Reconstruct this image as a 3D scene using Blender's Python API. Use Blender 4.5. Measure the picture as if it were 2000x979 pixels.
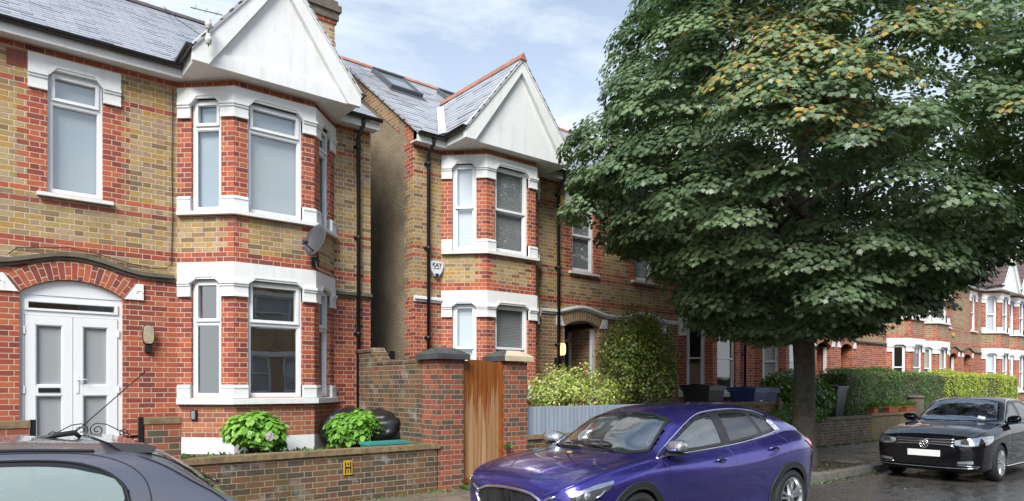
import bpy, bmesh, math, random
import numpy as np
from mathutils import Vector, Matrix
from mathutils.bvhtree import BVHTree
R = math.radians
random.seed(7); rng = np.random.default_rng(11)
sc = bpy.context.scene
for o in list(bpy.data.objects): bpy.data.objects.remove(o)

# ------------------------------------------------------------------ camera
cam_d = bpy.data.cameras.new('camera'); cam = bpy.data.objects.new('camera', cam_d)
sc.collection.objects.link(cam); sc.camera = cam
cam_d.sensor_width = 36.0; cam_d.lens = 36.0 * 1333 / 2000
cam_d.shift_y = (757 - 489.5) / 2000.0
cam_d.clip_start = 0.05; cam_d.clip_end = 1500
cam.location = (0, 0, 1.65)
YAW = math.atan2(.776, .631)
cam.rotation_euler = (R(90), 0, YAW - R(90))

# ------------------------------------------------------------------ light
SUN_DIR = Vector((-0.80, -0.62, 0.92)).normalized()     # towards the sun
SUN_EL = math.asin(SUN_DIR.z); SUN_AZ = math.atan2(SUN_DIR.x, SUN_DIR.y)
w = bpy.data.worlds.new('World'); sc.world = w; w.use_nodes = True
nt = w.node_tree; nt.nodes.clear()
def wn(t, **k):
    n = nt.nodes.new(t)
    for a, b in k.items(): setattr(n, a, b)
    return n
out = wn('ShaderNodeOutputWorld'); bg = wn('ShaderNodeBackground'); bg.inputs[1].default_value = 0.1
sky = wn('ShaderNodeTexSky', sky_type='NISHITA', sun_disc=False)
sky.sun_elevation = SUN_EL; sky.sun_rotation = SUN_AZ; sky.air_density = 1.0; sky.dust_density = 0.5; sky.ozone_density = 2.6
tc = wn('ShaderNodeTexCoord'); mp = wn('ShaderNodeMapping'); mp.inputs['Scale'].default_value = (1.0, 1.0, 3.4)
mp.inputs['Rotation'].default_value = (0.15, 0.1, 0.5)
nz = wn('ShaderNodeTexNoise'); nz.inputs['Scale'].default_value = 1.7; nz.inputs['Detail'].default_value = 7; nz.inputs['Roughness'].default_value = .58
nz.inputs['Distortion'].default_value = .6
cr = wn('ShaderNodeValToRGB'); cr.color_ramp.elements[0].position = .42; cr.color_ramp.elements[1].position = .74
sx = wn('ShaderNodeSeparateXYZ'); hz = wn('ShaderNodeMapRange')
hz.inputs[1].default_value = 0.0; hz.inputs[2].default_value = 0.70; hz.inputs[3].default_value = .95; hz.inputs[4].default_value = 0.12
mx = wn('ShaderNodeMath', operation='MAXIMUM'); mul = wn('ShaderNodeMath', operation='ADD', use_clamp=True)
cm = wn('ShaderNodeMath', operation='MULTIPLY'); cm.inputs[1].default_value = .75
mix = wn('ShaderNodeMix', data_type='RGBA')
L = nt.links.new
L(tc.outputs['Generated'], mp.inputs[0]); L(mp.outputs[0], nz.inputs['Vector']); L(nz.outputs[0], cr.inputs[0])
L(tc.outputs['Generated'], sx.inputs[0]); L(sx.outputs[2], hz.inputs[0])
L(cr.outputs[0], cm.inputs[0]); L(cm.outputs[0], mul.inputs[0]); L(hz.outputs[0], mul.inputs[1])
tint = wn('ShaderNodeMix', data_type='RGBA', blend_type='MULTIPLY'); tint.inputs[0].default_value = 1.0; tint.inputs[7].default_value = (.35, .70, .88, 1)
L(sky.outputs[0], tint.inputs[6]); L(mul.outputs[0], mix.inputs[0]); L(tint.outputs[2], mix.inputs[6]); mix.inputs[7].default_value = (6.0, 6.3, 6.4, 1)
L(mix.outputs[2], bg.inputs[0]); L(bg.outputs[0], out.inputs[0])
sd = bpy.data.lights.new('sun', 'SUN'); sun = bpy.data.objects.new('sun', sd); sc.collection.objects.link(sun)
sd.energy = 2.7; sd.angle = R(30); sd.color = (1.0, .96, .9)
sun.rotation_euler = SUN_DIR.to_track_quat('Z', 'Y').to_euler(); sun.location = (0, -5, 30)
sc.view_settings.view_transform = 'Standard'; sc.view_settings.look = 'None'
sc.view_settings.exposure = 1.02; sc.view_settings.gamma = 1.0
sc.cycles.max_bounces = 7; sc.cycles.transparent_max_bounces = 12; sc.cycles.glossy_bounces = 3; sc.cycles.diffuse_bounces = 3
sc.cycles.caustics_reflective = False; sc.cycles.caustics_refractive = False
sc.cycles.sample_clamp_indirect = 6

# ------------------------------------------------------------------ node material helpers
class NM:
    def __init__(s, name):
        s.m = bpy.data.materials.new(name); s.m.use_nodes = True; s.t = s.m.node_tree
        s.b = s.t.nodes['Principled BSDF']; s.o = s.t.nodes['Material Output']
    def n(s, t, **k):
        n = s.t.nodes.new(t)
        for a, b in k.items(): setattr(n, a, b)
        return n
    def set(s, sock, v):
        if hasattr(v, 'is_output') or hasattr(v, 'links'): s.t.links.new(v, sock)
        else: sock.default_value = v
    def math(s, op, a, b=0.0, c=None, clamp=False):
        n = s.n('ShaderNodeMath', operation=op, use_clamp=clamp)
        s.set(n.inputs[0], a); s.set(n.inputs[1], b)
        if c is not None: s.set(n.inputs[2], c)
        return n.outputs[0]
    def mr(s, v, a, b, c=0.0, d=1.0, smooth=False):
        n = s.n('ShaderNodeMapRange'); n.interpolation_type = 'SMOOTHSTEP' if smooth else 'LINEAR'
        s.set(n.inputs[0], v)
        for i, x in enumerate((a, b, c, d)): s.set(n.inputs[i + 1], x)
        return n.outputs[0]
    def ramp(s, v, stops, const=False):
        n = s.n('ShaderNodeValToRGB'); s.set(n.inputs[0], v); e = n.color_ramp.elements
        n.color_ramp.interpolation = 'CONSTANT' if const else 'LINEAR'
        while len(e) < len(stops): e.new(.5)
        for el, (p, c) in zip(e, stops): el.position = p; el.color = (*c, 1)
        return n.outputs[0]
    def noise(s, vec, scale, detail=3, rough=.5, dist=0.0):
        n = s.n('ShaderNodeTexNoise'); n.inputs['Scale'].default_value = scale; n.inputs['Detail'].default_value = detail
        n.inputs['Roughness'].default_value = rough; n.inputs['Distortion'].default_value = dist
        if vec is not None: s.set(n.inputs['Vector'], vec)
        return n.outputs[0]
    def mix(s, f, a, b, mode='MIX'):
        n = s.n('ShaderNodeMix', data_type='RGBA', blend_type=mode); s.set(n.inputs[0], f)
        s.set(n.inputs[6], a if not isinstance(a, tuple) else (*a[:3], 1)); s.set(n.inputs[7], b if not isinstance(b, tuple) else (*b[:3], 1))
        return n.outputs[2]
    def obj(s):
        if not hasattr(s, '_o'): s._o = s.n('ShaderNodeTexCoord')
        return s._o.outputs['Object']
    def uv(s):
        if not hasattr(s, '_o'): s._o = s.n('ShaderNodeTexCoord')
        return s._o.outputs['UV']
    def geo(s):
        if not hasattr(s, '_g'): s._g = s.n('ShaderNodeNewGeometry')
        return s._g.outputs['Position']
    def scalev(s, v, sc3):
        n = s.n('ShaderNodeMapping'); s.set(n.inputs[0], v); n.inputs['Scale'].default_value = sc3; return n.outputs[0]
    def bump(s, h, strength=.3, dist=.01, prev=None):
        n = s.n('ShaderNodeBump'); s.set(n.inputs['Height'], h); n.inputs['Strength'].default_value = strength; n.inputs['Distance'].default_value = dist
        if prev is not None: s.set(n.inputs['Normal'], prev)
        return n.outputs[0]
    def done(s, col=None, rough=None, metal=None, spec=None, normal=None, **k):
        b = s.b.inputs
        if col is not None: s.set(b['Base Color'], (*col[:3], 1) if isinstance(col, tuple) else col)
        if rough is not None: s.set(b['Roughness'], rough)
        if metal is not None: s.set(b['Metallic'], metal)
        if spec is not None: s.set(b['Specular IOR Level'], spec)
        if normal is not None: s.set(b['Normal'], normal)
        for a, v in k.items(): s.set(b[a.replace('_', ' ')], v)
        return s.m

def brick_mat(name, pal, mortar=(.60, .52, .39), soot=.35, rough=.75, green=0.0, patch=None, joint=(.0035, .0065)):
    m = NM(name); sep = m.n('ShaderNodeSeparateXYZ'); m.set(sep.inputs[0], m.uv())
    # slight wobble so that joints are not ruler-straight
    wob = m.noise(m.uv(), 9, 2); wob = m.math('MULTIPLY', m.math('SUBTRACT', wob, .5), .008)
    u = m.math('ADD', sep.outputs[0], wob); v = m.math('ADD', sep.outputs[1], m.math('MULTIPLY', wob, .7))
    row = m.math('FLOOR', m.math('DIVIDE', v, .075)); fv = m.math('FRACT', m.math('DIVIDE', v, .075))
    off = m.math('MULTIPLY', m.math('MODULO', m.math('ABSOLUTE', row), 2), .16875)
    uu = m.math('DIVIDE', m.math('ADD', u, off), .3375)
    cell = m.math('FLOOR', uu); fu = m.math('FRACT', uu)
    hd = m.math('GREATER_THAN', fu, .6667)
    bid = m.math('ADD', m.math('MULTIPLY', cell, 2), hd)
    e1 = m.math('MINIMUM', fu, m.math('ABSOLUTE', m.math('SUBTRACT', fu, .6667)))
    e = m.math('MINIMUM', e1, m.math('SUBTRACT', 1, fu)); e = m.math('MULTIPLY', e, .3375)
    eh = m.math('MULTIPLY', m.math('MINIMUM', fv, m.math('SUBTRACT', 1, fv)), .075)
    d = m.math('MINIMUM', e, eh)
    mask = m.mr(d, joint[0], joint[1], 0, 1, True)
    cv = m.n('ShaderNodeCombineXYZ'); m.set(cv.inputs[0], bid); m.set(cv.inputs[1], row)
    wnz = m.n('ShaderNodeTexWhiteNoise', noise_dimensions='2D'); m.set(wnz.inputs[0], cv.outputs[0])
    n = len(pal)
    col = m.ramp(wnz.outputs[0], [(i / n, c) for i, c in enumerate(pal)], const=True)
    fine = m.noise(m.uv(), 42, 4, .7); col = m.mix(m.mr(fine, .3, .75, 0, .45), col, (.10, .07, .05), 'MIX') if soot > .3 else m.mix(m.mr(fine, .35, .8, 0, .25), col, (.12, .08, .06))
    med = m.noise(m.uv(), 14, 3, .6); col = m.mix(m.mr(med, .42, .75, 0, .6), col, m.mix(1.0, col, (1.35, 1.25, 1.1), 'MULTIPLY'))
    mo = m.mix(m.mr(m.noise(m.uv(), 5, 3), .4, .7, 0, .45), mortar, tuple(c * .62 for c in mortar))
    full = m.mix(mask, mo, col)
    big = m.noise(m.uv(), .9, 5, .62)
    full = m.mix(m.mr(big, .48, .75, 0, soot), full, m.mix(1.0, full, (.45, .42, .38), 'MULTIPLY'))
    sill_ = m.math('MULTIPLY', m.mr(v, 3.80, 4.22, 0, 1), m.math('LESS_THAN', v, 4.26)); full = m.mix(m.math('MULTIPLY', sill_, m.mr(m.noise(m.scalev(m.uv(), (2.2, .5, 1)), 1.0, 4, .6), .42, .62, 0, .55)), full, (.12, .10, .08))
    if patch:
        pn = m.noise(m.uv(), 2.6, 4, .6); full = m.mix(m.mr(pn, .55, .68, 0, .6), full, patch)
    if green:
        gn = m.noise(m.uv(), 1.7, 5, .65); full = m.mix(m.mr(gn, .5, .72, 0, green), full, (.085, .09, .035))
    hgt = m.math('ADD', mask, m.math('MULTIPLY', m.noise(m.uv(), 45, 3), .5))
    return m.done(full, rough, spec=.35, normal=m.bump(hgt, .55, .006))

def plain(name, col, rough=.5, metal=0.0, var=.12, scale=6, bump=.0, spec=.5, coat=0.0, dirt=None):
    m = NM(name)
    c = m.mix(m.mr(m.noise(m.obj(), scale, 4, .6), .35, .7, 0, 1), col, tuple(x * (1 - var) for x in col))
    if dirt: c = m.mix(m.mr(m.noise(m.obj(), dirt[1], 5, .65), .52, .75, 0, dirt[2]), c, dirt[0])
    k = {}
    if coat: k = {'Coat Weight': coat, 'Coat Roughness': .03}
    nrm = m.bump(m.noise(m.obj(), scale * 8, 3), bump, .004) if bump else None
    mm = m.done(c, rough, metal, spec, nrm)
    for a, v in k.items(): m.b.inputs[a].default_value = v
    return mm

YEL = [(.46, .32, .12), (.50, .34, .20), (.48, .30, .09), (.40, .27, .10), (.47, .33, .15), (.36, .22, .08), (.33, .23, .12), (.44, .31, .17), (.29, .19, .10), (.46, .27, .07), (.40, .28, .19), (.24, .15, .08), (.48, .35, .18), (.42, .26, .14)]
RED = [(.41, .095, .048), (.35, .075, .042), (.25, .055, .042), (.45, .12, .055), (.30, .065, .042), (.39, .11, .06), (.20, .05, .042), (.43, .105, .05)]
DRK = [(.15, .085, .045), (.11, .07, .045), (.18, .10, .05), (.08, .06, .045), (.15, .07, .045), (.07, .055, .045), (.20, .09, .05)]
APR = [(.36, .12, .06), (.30, .09, .05), (.40, .15, .08), (.26, .09, .06), (.33, .13, .08)]
BRN = [(.33, .22, .12), (.28, .18, .09), (.36, .24, .12), (.24, .15, .085), (.31, .17, .09), (.36, .14, .07)]
M = {}
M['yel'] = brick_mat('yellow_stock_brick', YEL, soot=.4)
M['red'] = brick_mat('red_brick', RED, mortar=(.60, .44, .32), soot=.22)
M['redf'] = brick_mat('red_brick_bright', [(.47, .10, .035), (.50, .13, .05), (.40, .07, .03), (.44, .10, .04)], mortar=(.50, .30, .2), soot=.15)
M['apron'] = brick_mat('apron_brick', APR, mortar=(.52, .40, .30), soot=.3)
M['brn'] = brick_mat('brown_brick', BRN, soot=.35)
M['wallb'] = brick_mat('garden_wall_brick', DRK, mortar=(.34, .29, .2), soot=.65, green=.6, patch=(.34, .33, .30))
M['pier'] = brick_mat('gate_pier_brick', [(.30, .075, .045), (.19, .06, .045), (.36, .10, .05), (.12, .065, .05), (.24, .08, .055), (.10, .075, .06), (.16, .09, .06)], mortar=(.40, .30, .22), soot=.55, green=.3)
def white_paint():
    m = NM('white_masonry_paint'); st = m.noise(m.scalev(m.obj(), (9, 9, .8)), 1, 5, .65); bl = m.noise(m.obj(), 1.8, 5, .65); fn = m.noise(m.obj(), 26, 4, .6)
    c = m.mix(m.mr(st, .50, .78, 0, .32), (.80, .80, .79), (.46, .45, .41)); c = m.mix(m.mr(bl, .52, .78, 0, .30), c, (.50, .48, .43)); c = m.mix(m.mr(fn, .60, .80, 0, .30), c, (.42, .40, .36))
    return m.done(c, .55, normal=m.bump(fn, .25, .004))
M['white'] = white_paint()
M['upvc'] = plain('white_window_frame', (.82, .83, .84), .28, var=.03)
M['lead'] = plain('lead_flashing', (.10, .105, .12), .45, bump=.2)
M['gutter'] = plain('black_gutter', (.015, .016, .018), .3)
M['stone'] = plain('weathered_stone', (.16, .135, .10), .8, var=.4, scale=9, bump=.5, dirt=((.06, .055, .045), 2.4, .7))
M['coping'] = plain('coping_stone', (.27, .19, .10), .85, var=.5, scale=14, bump=.7, dirt=((.05, .05, .035), 3.0, .8))
M['cap'] = plain('dark_cap_stone', (.075, .075, .08), .6, var=.4, scale=8, bump=.5)
M['porc'] = plain('white_porcelain', (.72, .70, .62), .3, var=.1)
M['capc'] = plain('cream_cap_stone', (.62, .52, .36), .7, var=.25, scale=8, bump=.3)
M['ridge'] = plain('terracotta_ridge', (.44, .19, .12), .6, var=.35, scale=4, bump=.3)
M['ridged'] = plain('dark_ridge', (.10, .08, .075), .6, var=.35, scale=4)
M['iron'] = plain('black_iron', (.012, .012, .013), .4)
M['black'] = plain('black_plastic', (.018, .018, .02), .38)
M['rubber'] = plain('tyre_rubber', (.018, .018, .019), .75, var=.3, scale=20)
M['room'] = plain('interior_wall', (.45, .43, .38), .9)
M['cable'] = plain('cable', (.03, .03, .03), .6)
M['cablew'] = plain('white_cable', (.6, .6, .58), .6)
M['chrome'] = plain('chrome_trim', (.78, .78, .80), .12, 1.0, var=.05)
M['alloy'] = plain('alloy_wheel', (.50, .51, .53), .28, .9, var=.1)
M['alloyd'] = plain('dark_wheel_well', (.02, .02, .022), .5)
M['plate'] = plain('white_plate', (.85, .85, .84), .4, var=.02)

def slate_mat(name, c1, c2, c3, gauge=.105, width=.26):
    m = NM(name); sep = m.n('ShaderNodeSeparateXYZ'); m.set(sep.inputs[0], m.uv())
    v = m.math('ADD', sep.outputs[1], m.math('MULTIPLY', m.math('SUBTRACT', m.noise(m.uv(), 7, 2), .5), .018))
    row = m.math('FLOOR', m.math('DIVIDE', v, gauge)); fv = m.math('FRACT', m.math('DIVIDE', v, gauge))
    off = m.math('MULTIPLY', m.math('MODULO', m.math('ABSOLUTE', row), 2), .5)
    uu = m.math('ADD', m.math('DIVIDE', sep.outputs[0], width), off); cell = m.math('FLOOR', uu); fu = m.math('FRACT', uu)
    e = m.math('MULTIPLY', m.math('MINIMUM', fu, m.math('SUBTRACT', 1, fu)), width)
    cv = m.n('ShaderNodeCombineXYZ'); m.set(cv.inputs[0], cell); m.set(cv.inputs[1], row)
    wz = m.n('ShaderNodeTexWhiteNoise', noise_dimensions='2D'); m.set(wz.inputs[0], cv.outputs[0])
    # ragged lower edge: some slates sit lower and throw a darker gap
    lip = m.math('ADD', m.math('MULTIPLY', m.math('POWER', wz.outputs[0], 3), .34), .12)
    gap = m.math('MULTIPLY', m.mr(m.math('SUBTRACT', fv, lip), -.03, .05, 0, 1, True), m.mr(e, .002, .005, .25, 1, True))
    col = m.ramp(wz.outputs[1], [(0, c1), (.5, c2), (1, c3)])
    col = m.mix(m.mr(m.noise(m.uv(), 30, 3), .4, .8, 0, .4), col, c3)
    col = m.mix(gap, tuple(x * .10 for x in c1), col)
    h = m.math('ADD', m.math('MULTIPLY', m.math('SUBTRACT', 1, fv), .8), m.math('MULTIPLY', wz.outputs[0], .5))
    h = m.math('MULTIPLY', h, gap)
    return m.done(col, m.mr(gap, 0, 1, .8, .27), spec=.9, normal=m.bump(h, .5, .012))
M['slate'] = slate_mat('wet_slate', (.33, .34, .37), (.43, .44, .47), (.26, .27, .31), .125)
M['slate2'] = slate_mat('wet_slate_coarse', (.38, .39, .42), (.47, .48, .51), (.31, .32, .35), .16, .30)
M['tile'] = slate_mat('brown_roof_tile', (.13, .085, .075), (.16, .10, .085), (.10, .07, .065), .26, .30)

def glass_mat(name, tint=(.7, .75, .78), ior=1.7, refl=(.95, .97, 1.0), base=0.0, wet=0.0, dark=None):
    """window glass: fresnel mirror over see-through"""
    m = NM(name); t = m.t; t.nodes.remove(m.b)
    tr = m.n('ShaderNodeBsdfTransparent'); tr.inputs[0].default_value = (*tint, 1)
    gl = m.n('ShaderNodeBsdfGlossy'); gl.inputs[0].default_value = (*refl, 1); gl.inputs[1].default_value = .015
    fr = m.n('ShaderNodeFresnel'); fr.inputs[0].default_value = ior
    mx = m.n('ShaderNodeMixShader'); gg = m.n('ShaderNodeNewGeometry'); m.set(mx.inputs[0], m.math('MULTIPLY', m.math('MAXIMUM', fr.outputs[0], base), m.math('SUBTRACT', 1, gg.outputs['Backfacing'])))
    wavy = m.bump(m.noise(m.obj(), 1.2, 1), .05, .05)
    if wet:
        vor = m.n('ShaderNodeTexVoronoi'); vor.inputs['Scale'].default_value = 130; m.set(vor.inputs['Vector'], m.geo())
        dr = m.mr(vor.outputs['Distance'], .1, .35, 1, 0, True)
        gate = m.mr(m.noise(m.geo(), 5, 3), .40, .6, 0, 1)
        wavy = m.bump(m.math('MULTIPLY', dr, gate), wet, .004, wavy)
        gl.inputs[1].default_value = .05
    m.set(gl.inputs['Normal'], wavy); m.set(fr.inputs['Normal'], wavy)
    L = t.links.new; src = tr
    if dark is not None:
        df = m.n('ShaderNodeBsdfDiffuse'); df.inputs[0].default_value = (*dark[:3], 1); m2 = m.n('ShaderNodeMixShader'); m2.inputs[0].default_value = dark[3]
        L(tr.outputs[0], m2.inputs[1]); L(df.outputs[0], m2.inputs[2]); src = m2
    L(src.outputs[0], mx.inputs[1]); L(gl.outputs[0], mx.inputs[2]); L(mx.outputs[0], m.o.inputs[0])
    return m.m
M['glass'] = glass_mat('window_glass', (.90, .93, .94), 1.6, base=.17)
M['glassr'] = glass_mat('reflective_window_glass', (.85, .88, .88), 1.6, base=.30)
M['frost'] = glass_mat('frosted_glass', (.75, .8, .82), 1.5, dark=(.55, .58, .60, .6))
M['cglass'] = glass_mat('car_glass', (.36, .43, .42), 1.6, wet=.5, base=.30)
M['wglass'] = glass_mat('windscreen_glass', (.40, .47, .46), 1.6, wet=.5, base=.42)
M['cglassd'] = glass_mat('car_privacy_glass', (.10, .11, .12), 1.6, wet=.4, base=.17)
M['cglassm'] = glass_mat('misted_car_glass', (.70, .80, .79), 1.55, wet=.8, dark=(.47, .58, .57, .55))
M['lens'] = glass_mat('headlamp_lens', (.8, .82, .85), 1.5, wet=.2)

def striped(name, c1, c2, pitch=.026, rough=.5):
    m = NM(name); sep = m.n('ShaderNodeSeparateXYZ'); m.set(sep.inputs[0], m.uv())
    f = m.math('FRACT', m.math('DIVIDE', sep.outputs[1], pitch))
    return m.done(m.mix(m.mr(f, .15, .6, 0, 1, True), c2, c1), rough, normal=m.bump(f, .4, .006))
M['blindw'] = striped('white_blind', (.66, .70, .74), (.50, .54, .58))
M['blindg'] = striped('grey_blind', (.34, .34, .34), (.13, .13, .13), .030)
M['blindu'] = plain('grey_roller_blind', (.31, .355, .39), .7, var=.05, scale=1.0)
M['curtain'] = striped('net_curtain', (.55, .57, .58), (.42, .44, .46), .09)
M['cream'] = plain('cream_curtain', (.48, .46, .36), .8)

def rough_cast():
    m = NM('roughcast_render'); n1 = m.noise(m.obj(), 34, 4, .7); n2 = m.noise(m.obj(), 1.6, 4, .6)
    c = m.ramp(n1, [(.3, (.13, .10, .068)), (.5, (.31, .245, .16)), (.72, (.48, .385, .26))])
    c = m.mix(m.mr(n2, .4, .7, 0, .5), c, (.085, .062, .042))
    return m.done(c, .9, normal=m.bump(n1, .9, .03))
M['rcast'] = rough_cast()
M['moss'] = plain('mossy_render', (.17, .14, .08), .85, var=.45, scale=2.2, bump=.5, dirt=((.24, .18, .02), 1.2, .6))

def asphalt():
    m = NM('wet_asphalt'); n1 = m.noise(m.geo(), 90, 3, .7); n2 = m.noise(m.geo(), .9, 5, .6); n3 = m.noise(m.scalev(m.geo(), (1, 1.6, 1)), 2.8, 4, .6)
    c = m.ramp(n1, [(.35, (.035, .034, .033)), (.55, (.068, .065, .062)), (.75, (.15, .145, .135))])
    c = m.mix(m.mr(n2, .4, .7, 0, .5), c, (.040, .038, .037))
    return m.done(c, m.mr(n3, .42, .62, .18, .5), spec=.6, normal=m.bump(n1, .35, .006))
M['asphalt'] = asphalt()

def paving():
    m = NM('wet_paving'); sep = m.n('ShaderNodeSeparateXYZ'); m.set(sep.inputs[0], m.geo())
    y = m.math('DIVIDE', sep.outputs[1], .62); row = m.math('FLOOR', y); fy = m.math('FRACT', y)
    x = m.math('ADD', m.math('DIVIDE', sep.outputs[0], .92), m.math('MULTIPLY', m.math('MODULO', m.math('ABSOLUTE', row), 2), .5))
    cell = m.math('FLOOR', x); fx = m.math('FRACT', x)
    e = m.math('MINIMUM', m.math('MULTIPLY', m.math('MINIMUM', fx, m.math('SUBTRACT', 1, fx)), .92), m.math('MULTIPLY', m.math('MINIMUM', fy, m.math('SUBTRACT', 1, fy)), .62))
    cv = m.n('ShaderNodeCombineXYZ'); m.set(cv.inputs[0], cell); m.set(cv.inputs[1], row)
    wz = m.n('ShaderNodeTexWhiteNoise', noise_dimensions='2D'); m.set(wz.inputs[0], cv.outputs[0])
    c = m.ramp(wz.outputs[0], [(0, (.21, .185, .15)), (.4, (.27, .235, .19)), (.7, (.18, .16, .14)), (1, (.25, .17, .12))])
    c = m.mix(m.mr(m.noise(m.geo(), 2.2, 5, .65), .45, .7, 0, .6), c, (.16, .115, .075))
    c = m.mix(m.mr(m.noise(m.geo(), 50, 3, .6), .4, .8, 0, .35), c, (.09, .08, .07))
    c = m.mix(m.mr(e, .004, .012, 0, 1, True), (.045, .045, .03), c)
    return m.done(c, m.mr(m.noise(m.geo(), 3, 4), .4, .65, .16, .55), spec=.6, normal=m.bump(m.mr(e, .003, .012), .4, .01))
M['paving'] = paving()
M['kerb'] = plain('granite_kerb', (.22, .21, .19), .5, var=.4, scale=12, bump=.4, dirt=((.05, .06, .03), 4, .5))
M['soil'] = plain('soil', (.055, .042, .028), .9, var=.6, scale=14, bump=.9)
M['earth'] = plain('garden_paving', (.11, .10, .085), .8, var=.4, scale=3, bump=.4, dirt=((.05, .06, .025), 1.5, .6))

def wood_gate():
    m = NM('stained_gate_wood'); sep = m.n('ShaderNodeSeparateXYZ'); m.set(sep.inputs[0], m.obj())
    gr = m.noise(m.scalev(m.obj(), (52, 52, .8)), 1, 4, .6); streak = m.noise(m.scalev(m.obj(), (24, 24, .4)), 1, 3, .6)
    st = m.ramp(gr, [(.3, (.13, .038, .008)), (.5, (.26, .082, .014)), (.7, (.36, .13, .028))])
    ba = m.ramp(gr, [(.3, (.26, .12, .05)), (.5, (.38, .21, .10)), (.72, (.50, .33, .19))])
    z = m.math('ADD', sep.outputs[2], m.math('MULTIPLY', m.math('SUBTRACT', streak, .5), 2.2))
    up = m.mr(z, 1.22, 1.27, 1, 0); lo = m.mr(m.math('ADD', sep.outputs[2], m.math('MULTIPLY', m.math('SUBTRACT', streak, .5), -.5)), .10, .14, 0, 1)
    f = m.math('MULTIPLY', up, lo)
    kn = m.n('ShaderNodeTexVoronoi'); kn.inputs['Scale'].default_value = 3.2; m.set(kn.inputs['Vector'], m.scalev(m.obj(), (1.6, 1.6, .9)))
    wb = m.n('ShaderNodeTexWhiteNoise', noise_dimensions='1D'); m.set(wb.inputs['W'], m.math('FLOOR', m.math('DIVIDE', m.math('ADD', sep.outputs[0], .345), .086)))
    c = m.mix(f, st, ba); c = m.mix(m.mr(wb.outputs[0], 0, 1, 0, .4), c, m.mix(1.0, c, (.62, .55, .48), 'MULTIPLY')); c = m.mix(m.mr(kn.outputs['Distance'], .03, .085, .85, 0, True), c, (.055, .018, .006))
    return m.done(c, .5, spec=.4, normal=m.bump(gr, .25, .004))
M['gatew'] = wood_gate()
M['postw'] = plain('stained_post_wood', (.30, .09, .02), .5, var=.4, scale=5)
def fence_mat():
    m = NM('blue_grey_fence_paint'); sep = m.n('ShaderNodeSeparateXYZ'); m.set(sep.inputs[0], m.obj())
    wz = m.n('ShaderNodeTexWhiteNoise', noise_dimensions='1D'); m.set(wz.inputs['W'], m.math('FLOOR', m.math('DIVIDE', m.math('ADD', sep.outputs[0], 2.48), .095)))
    c = m.mix(wz.outputs[0], (.23, .275, .345), (.285, .33, .405)); gr = m.noise(m.scalev(m.obj(), (40, 40, 2)), 1, 3)
    c = m.mix(m.mr(gr, .4, .7, 0, .35), c, (.19, .22, .27)); c = m.mix(m.mr(m.noise(m.obj(), 3, 4, .6), .5, .75, 0, .35), c, (.16, .18, .19))
    return m.done(c, .55, normal=m.bump(gr, .2, .003))
M['blueg'] = fence_mat()
M['doorg'] = plain('dark_grey_door', (.045, .05, .055), .35)
M['oldwood'] = plain('weathered_timber', (.20, .15, .10), .8, var=.4, scale=9)

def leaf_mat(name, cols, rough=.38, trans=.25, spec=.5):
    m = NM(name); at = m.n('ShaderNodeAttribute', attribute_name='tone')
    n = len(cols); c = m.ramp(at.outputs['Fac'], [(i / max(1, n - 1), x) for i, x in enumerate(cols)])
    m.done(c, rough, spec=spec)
    tl = m.n('ShaderNodeBsdfTranslucent'); m.set(tl.inputs[0], m.mix(1.0, c, (1.1, 1.35, .6), 'MULTIPLY'))
    ms = m.n('ShaderNodeMixShader'); ms.inputs[0].default_value = trans
    m.t.links.new(m.b.outputs[0], ms.inputs[1]); m.t.links.new(tl.outputs[0], ms.inputs[2]); m.t.links.new(ms.outputs[0], m.o.inputs[0])
    return m.m
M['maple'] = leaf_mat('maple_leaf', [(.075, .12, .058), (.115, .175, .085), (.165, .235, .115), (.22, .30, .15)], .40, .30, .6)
M['maplea'] = leaf_mat('turning_leaf', [(.28, .15, .05), (.38, .24, .06), (.42, .36, .09), (.22, .11, .06)], .45, .25)
M['hydr'] = leaf_mat('hydrangea_leaf', [(.10, .24, .03), (.17, .37, .05), (.25, .48, .08), (.33, .56, .11)], .38, .3)
M['vari'] = leaf_mat('variegated_leaf', [(.14, .24, .04), (.26, .36, .07), (.42, .48, .12), (.56, .56, .20)], .45, .25)
M['shrubd'] = leaf_mat('dark_shrub_leaf', [(.06, .11, .025), (.12, .18, .035), (.22, .26, .045), (.36, .34, .06)], .4, .22)
M['shrubm'] = leaf_mat('green_shrub_leaf', [(.05, .12, .025), (.09, .19, .035), (.14, .26, .05)], .38, .25)
M['hedge1'] = leaf_mat('privet_leaf', [(.06, .13, .03), (.09, .18, .035), (.13, .24, .05)], .45, .2)
M['hedge2'] = leaf_mat('golden_privet_leaf', [(.16, .26, .035), (.34, .44, .06), (.52, .56, .09)], .45, .25)
M['bark'] = plain('maple_bark', (.085, .072, .058), .85, var=.5, scale=9, bump=.9, dirt=((.035, .04, .025), 3, .6))
M['twig'] = plain('twig', (.07, .055, .04), .8)

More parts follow.
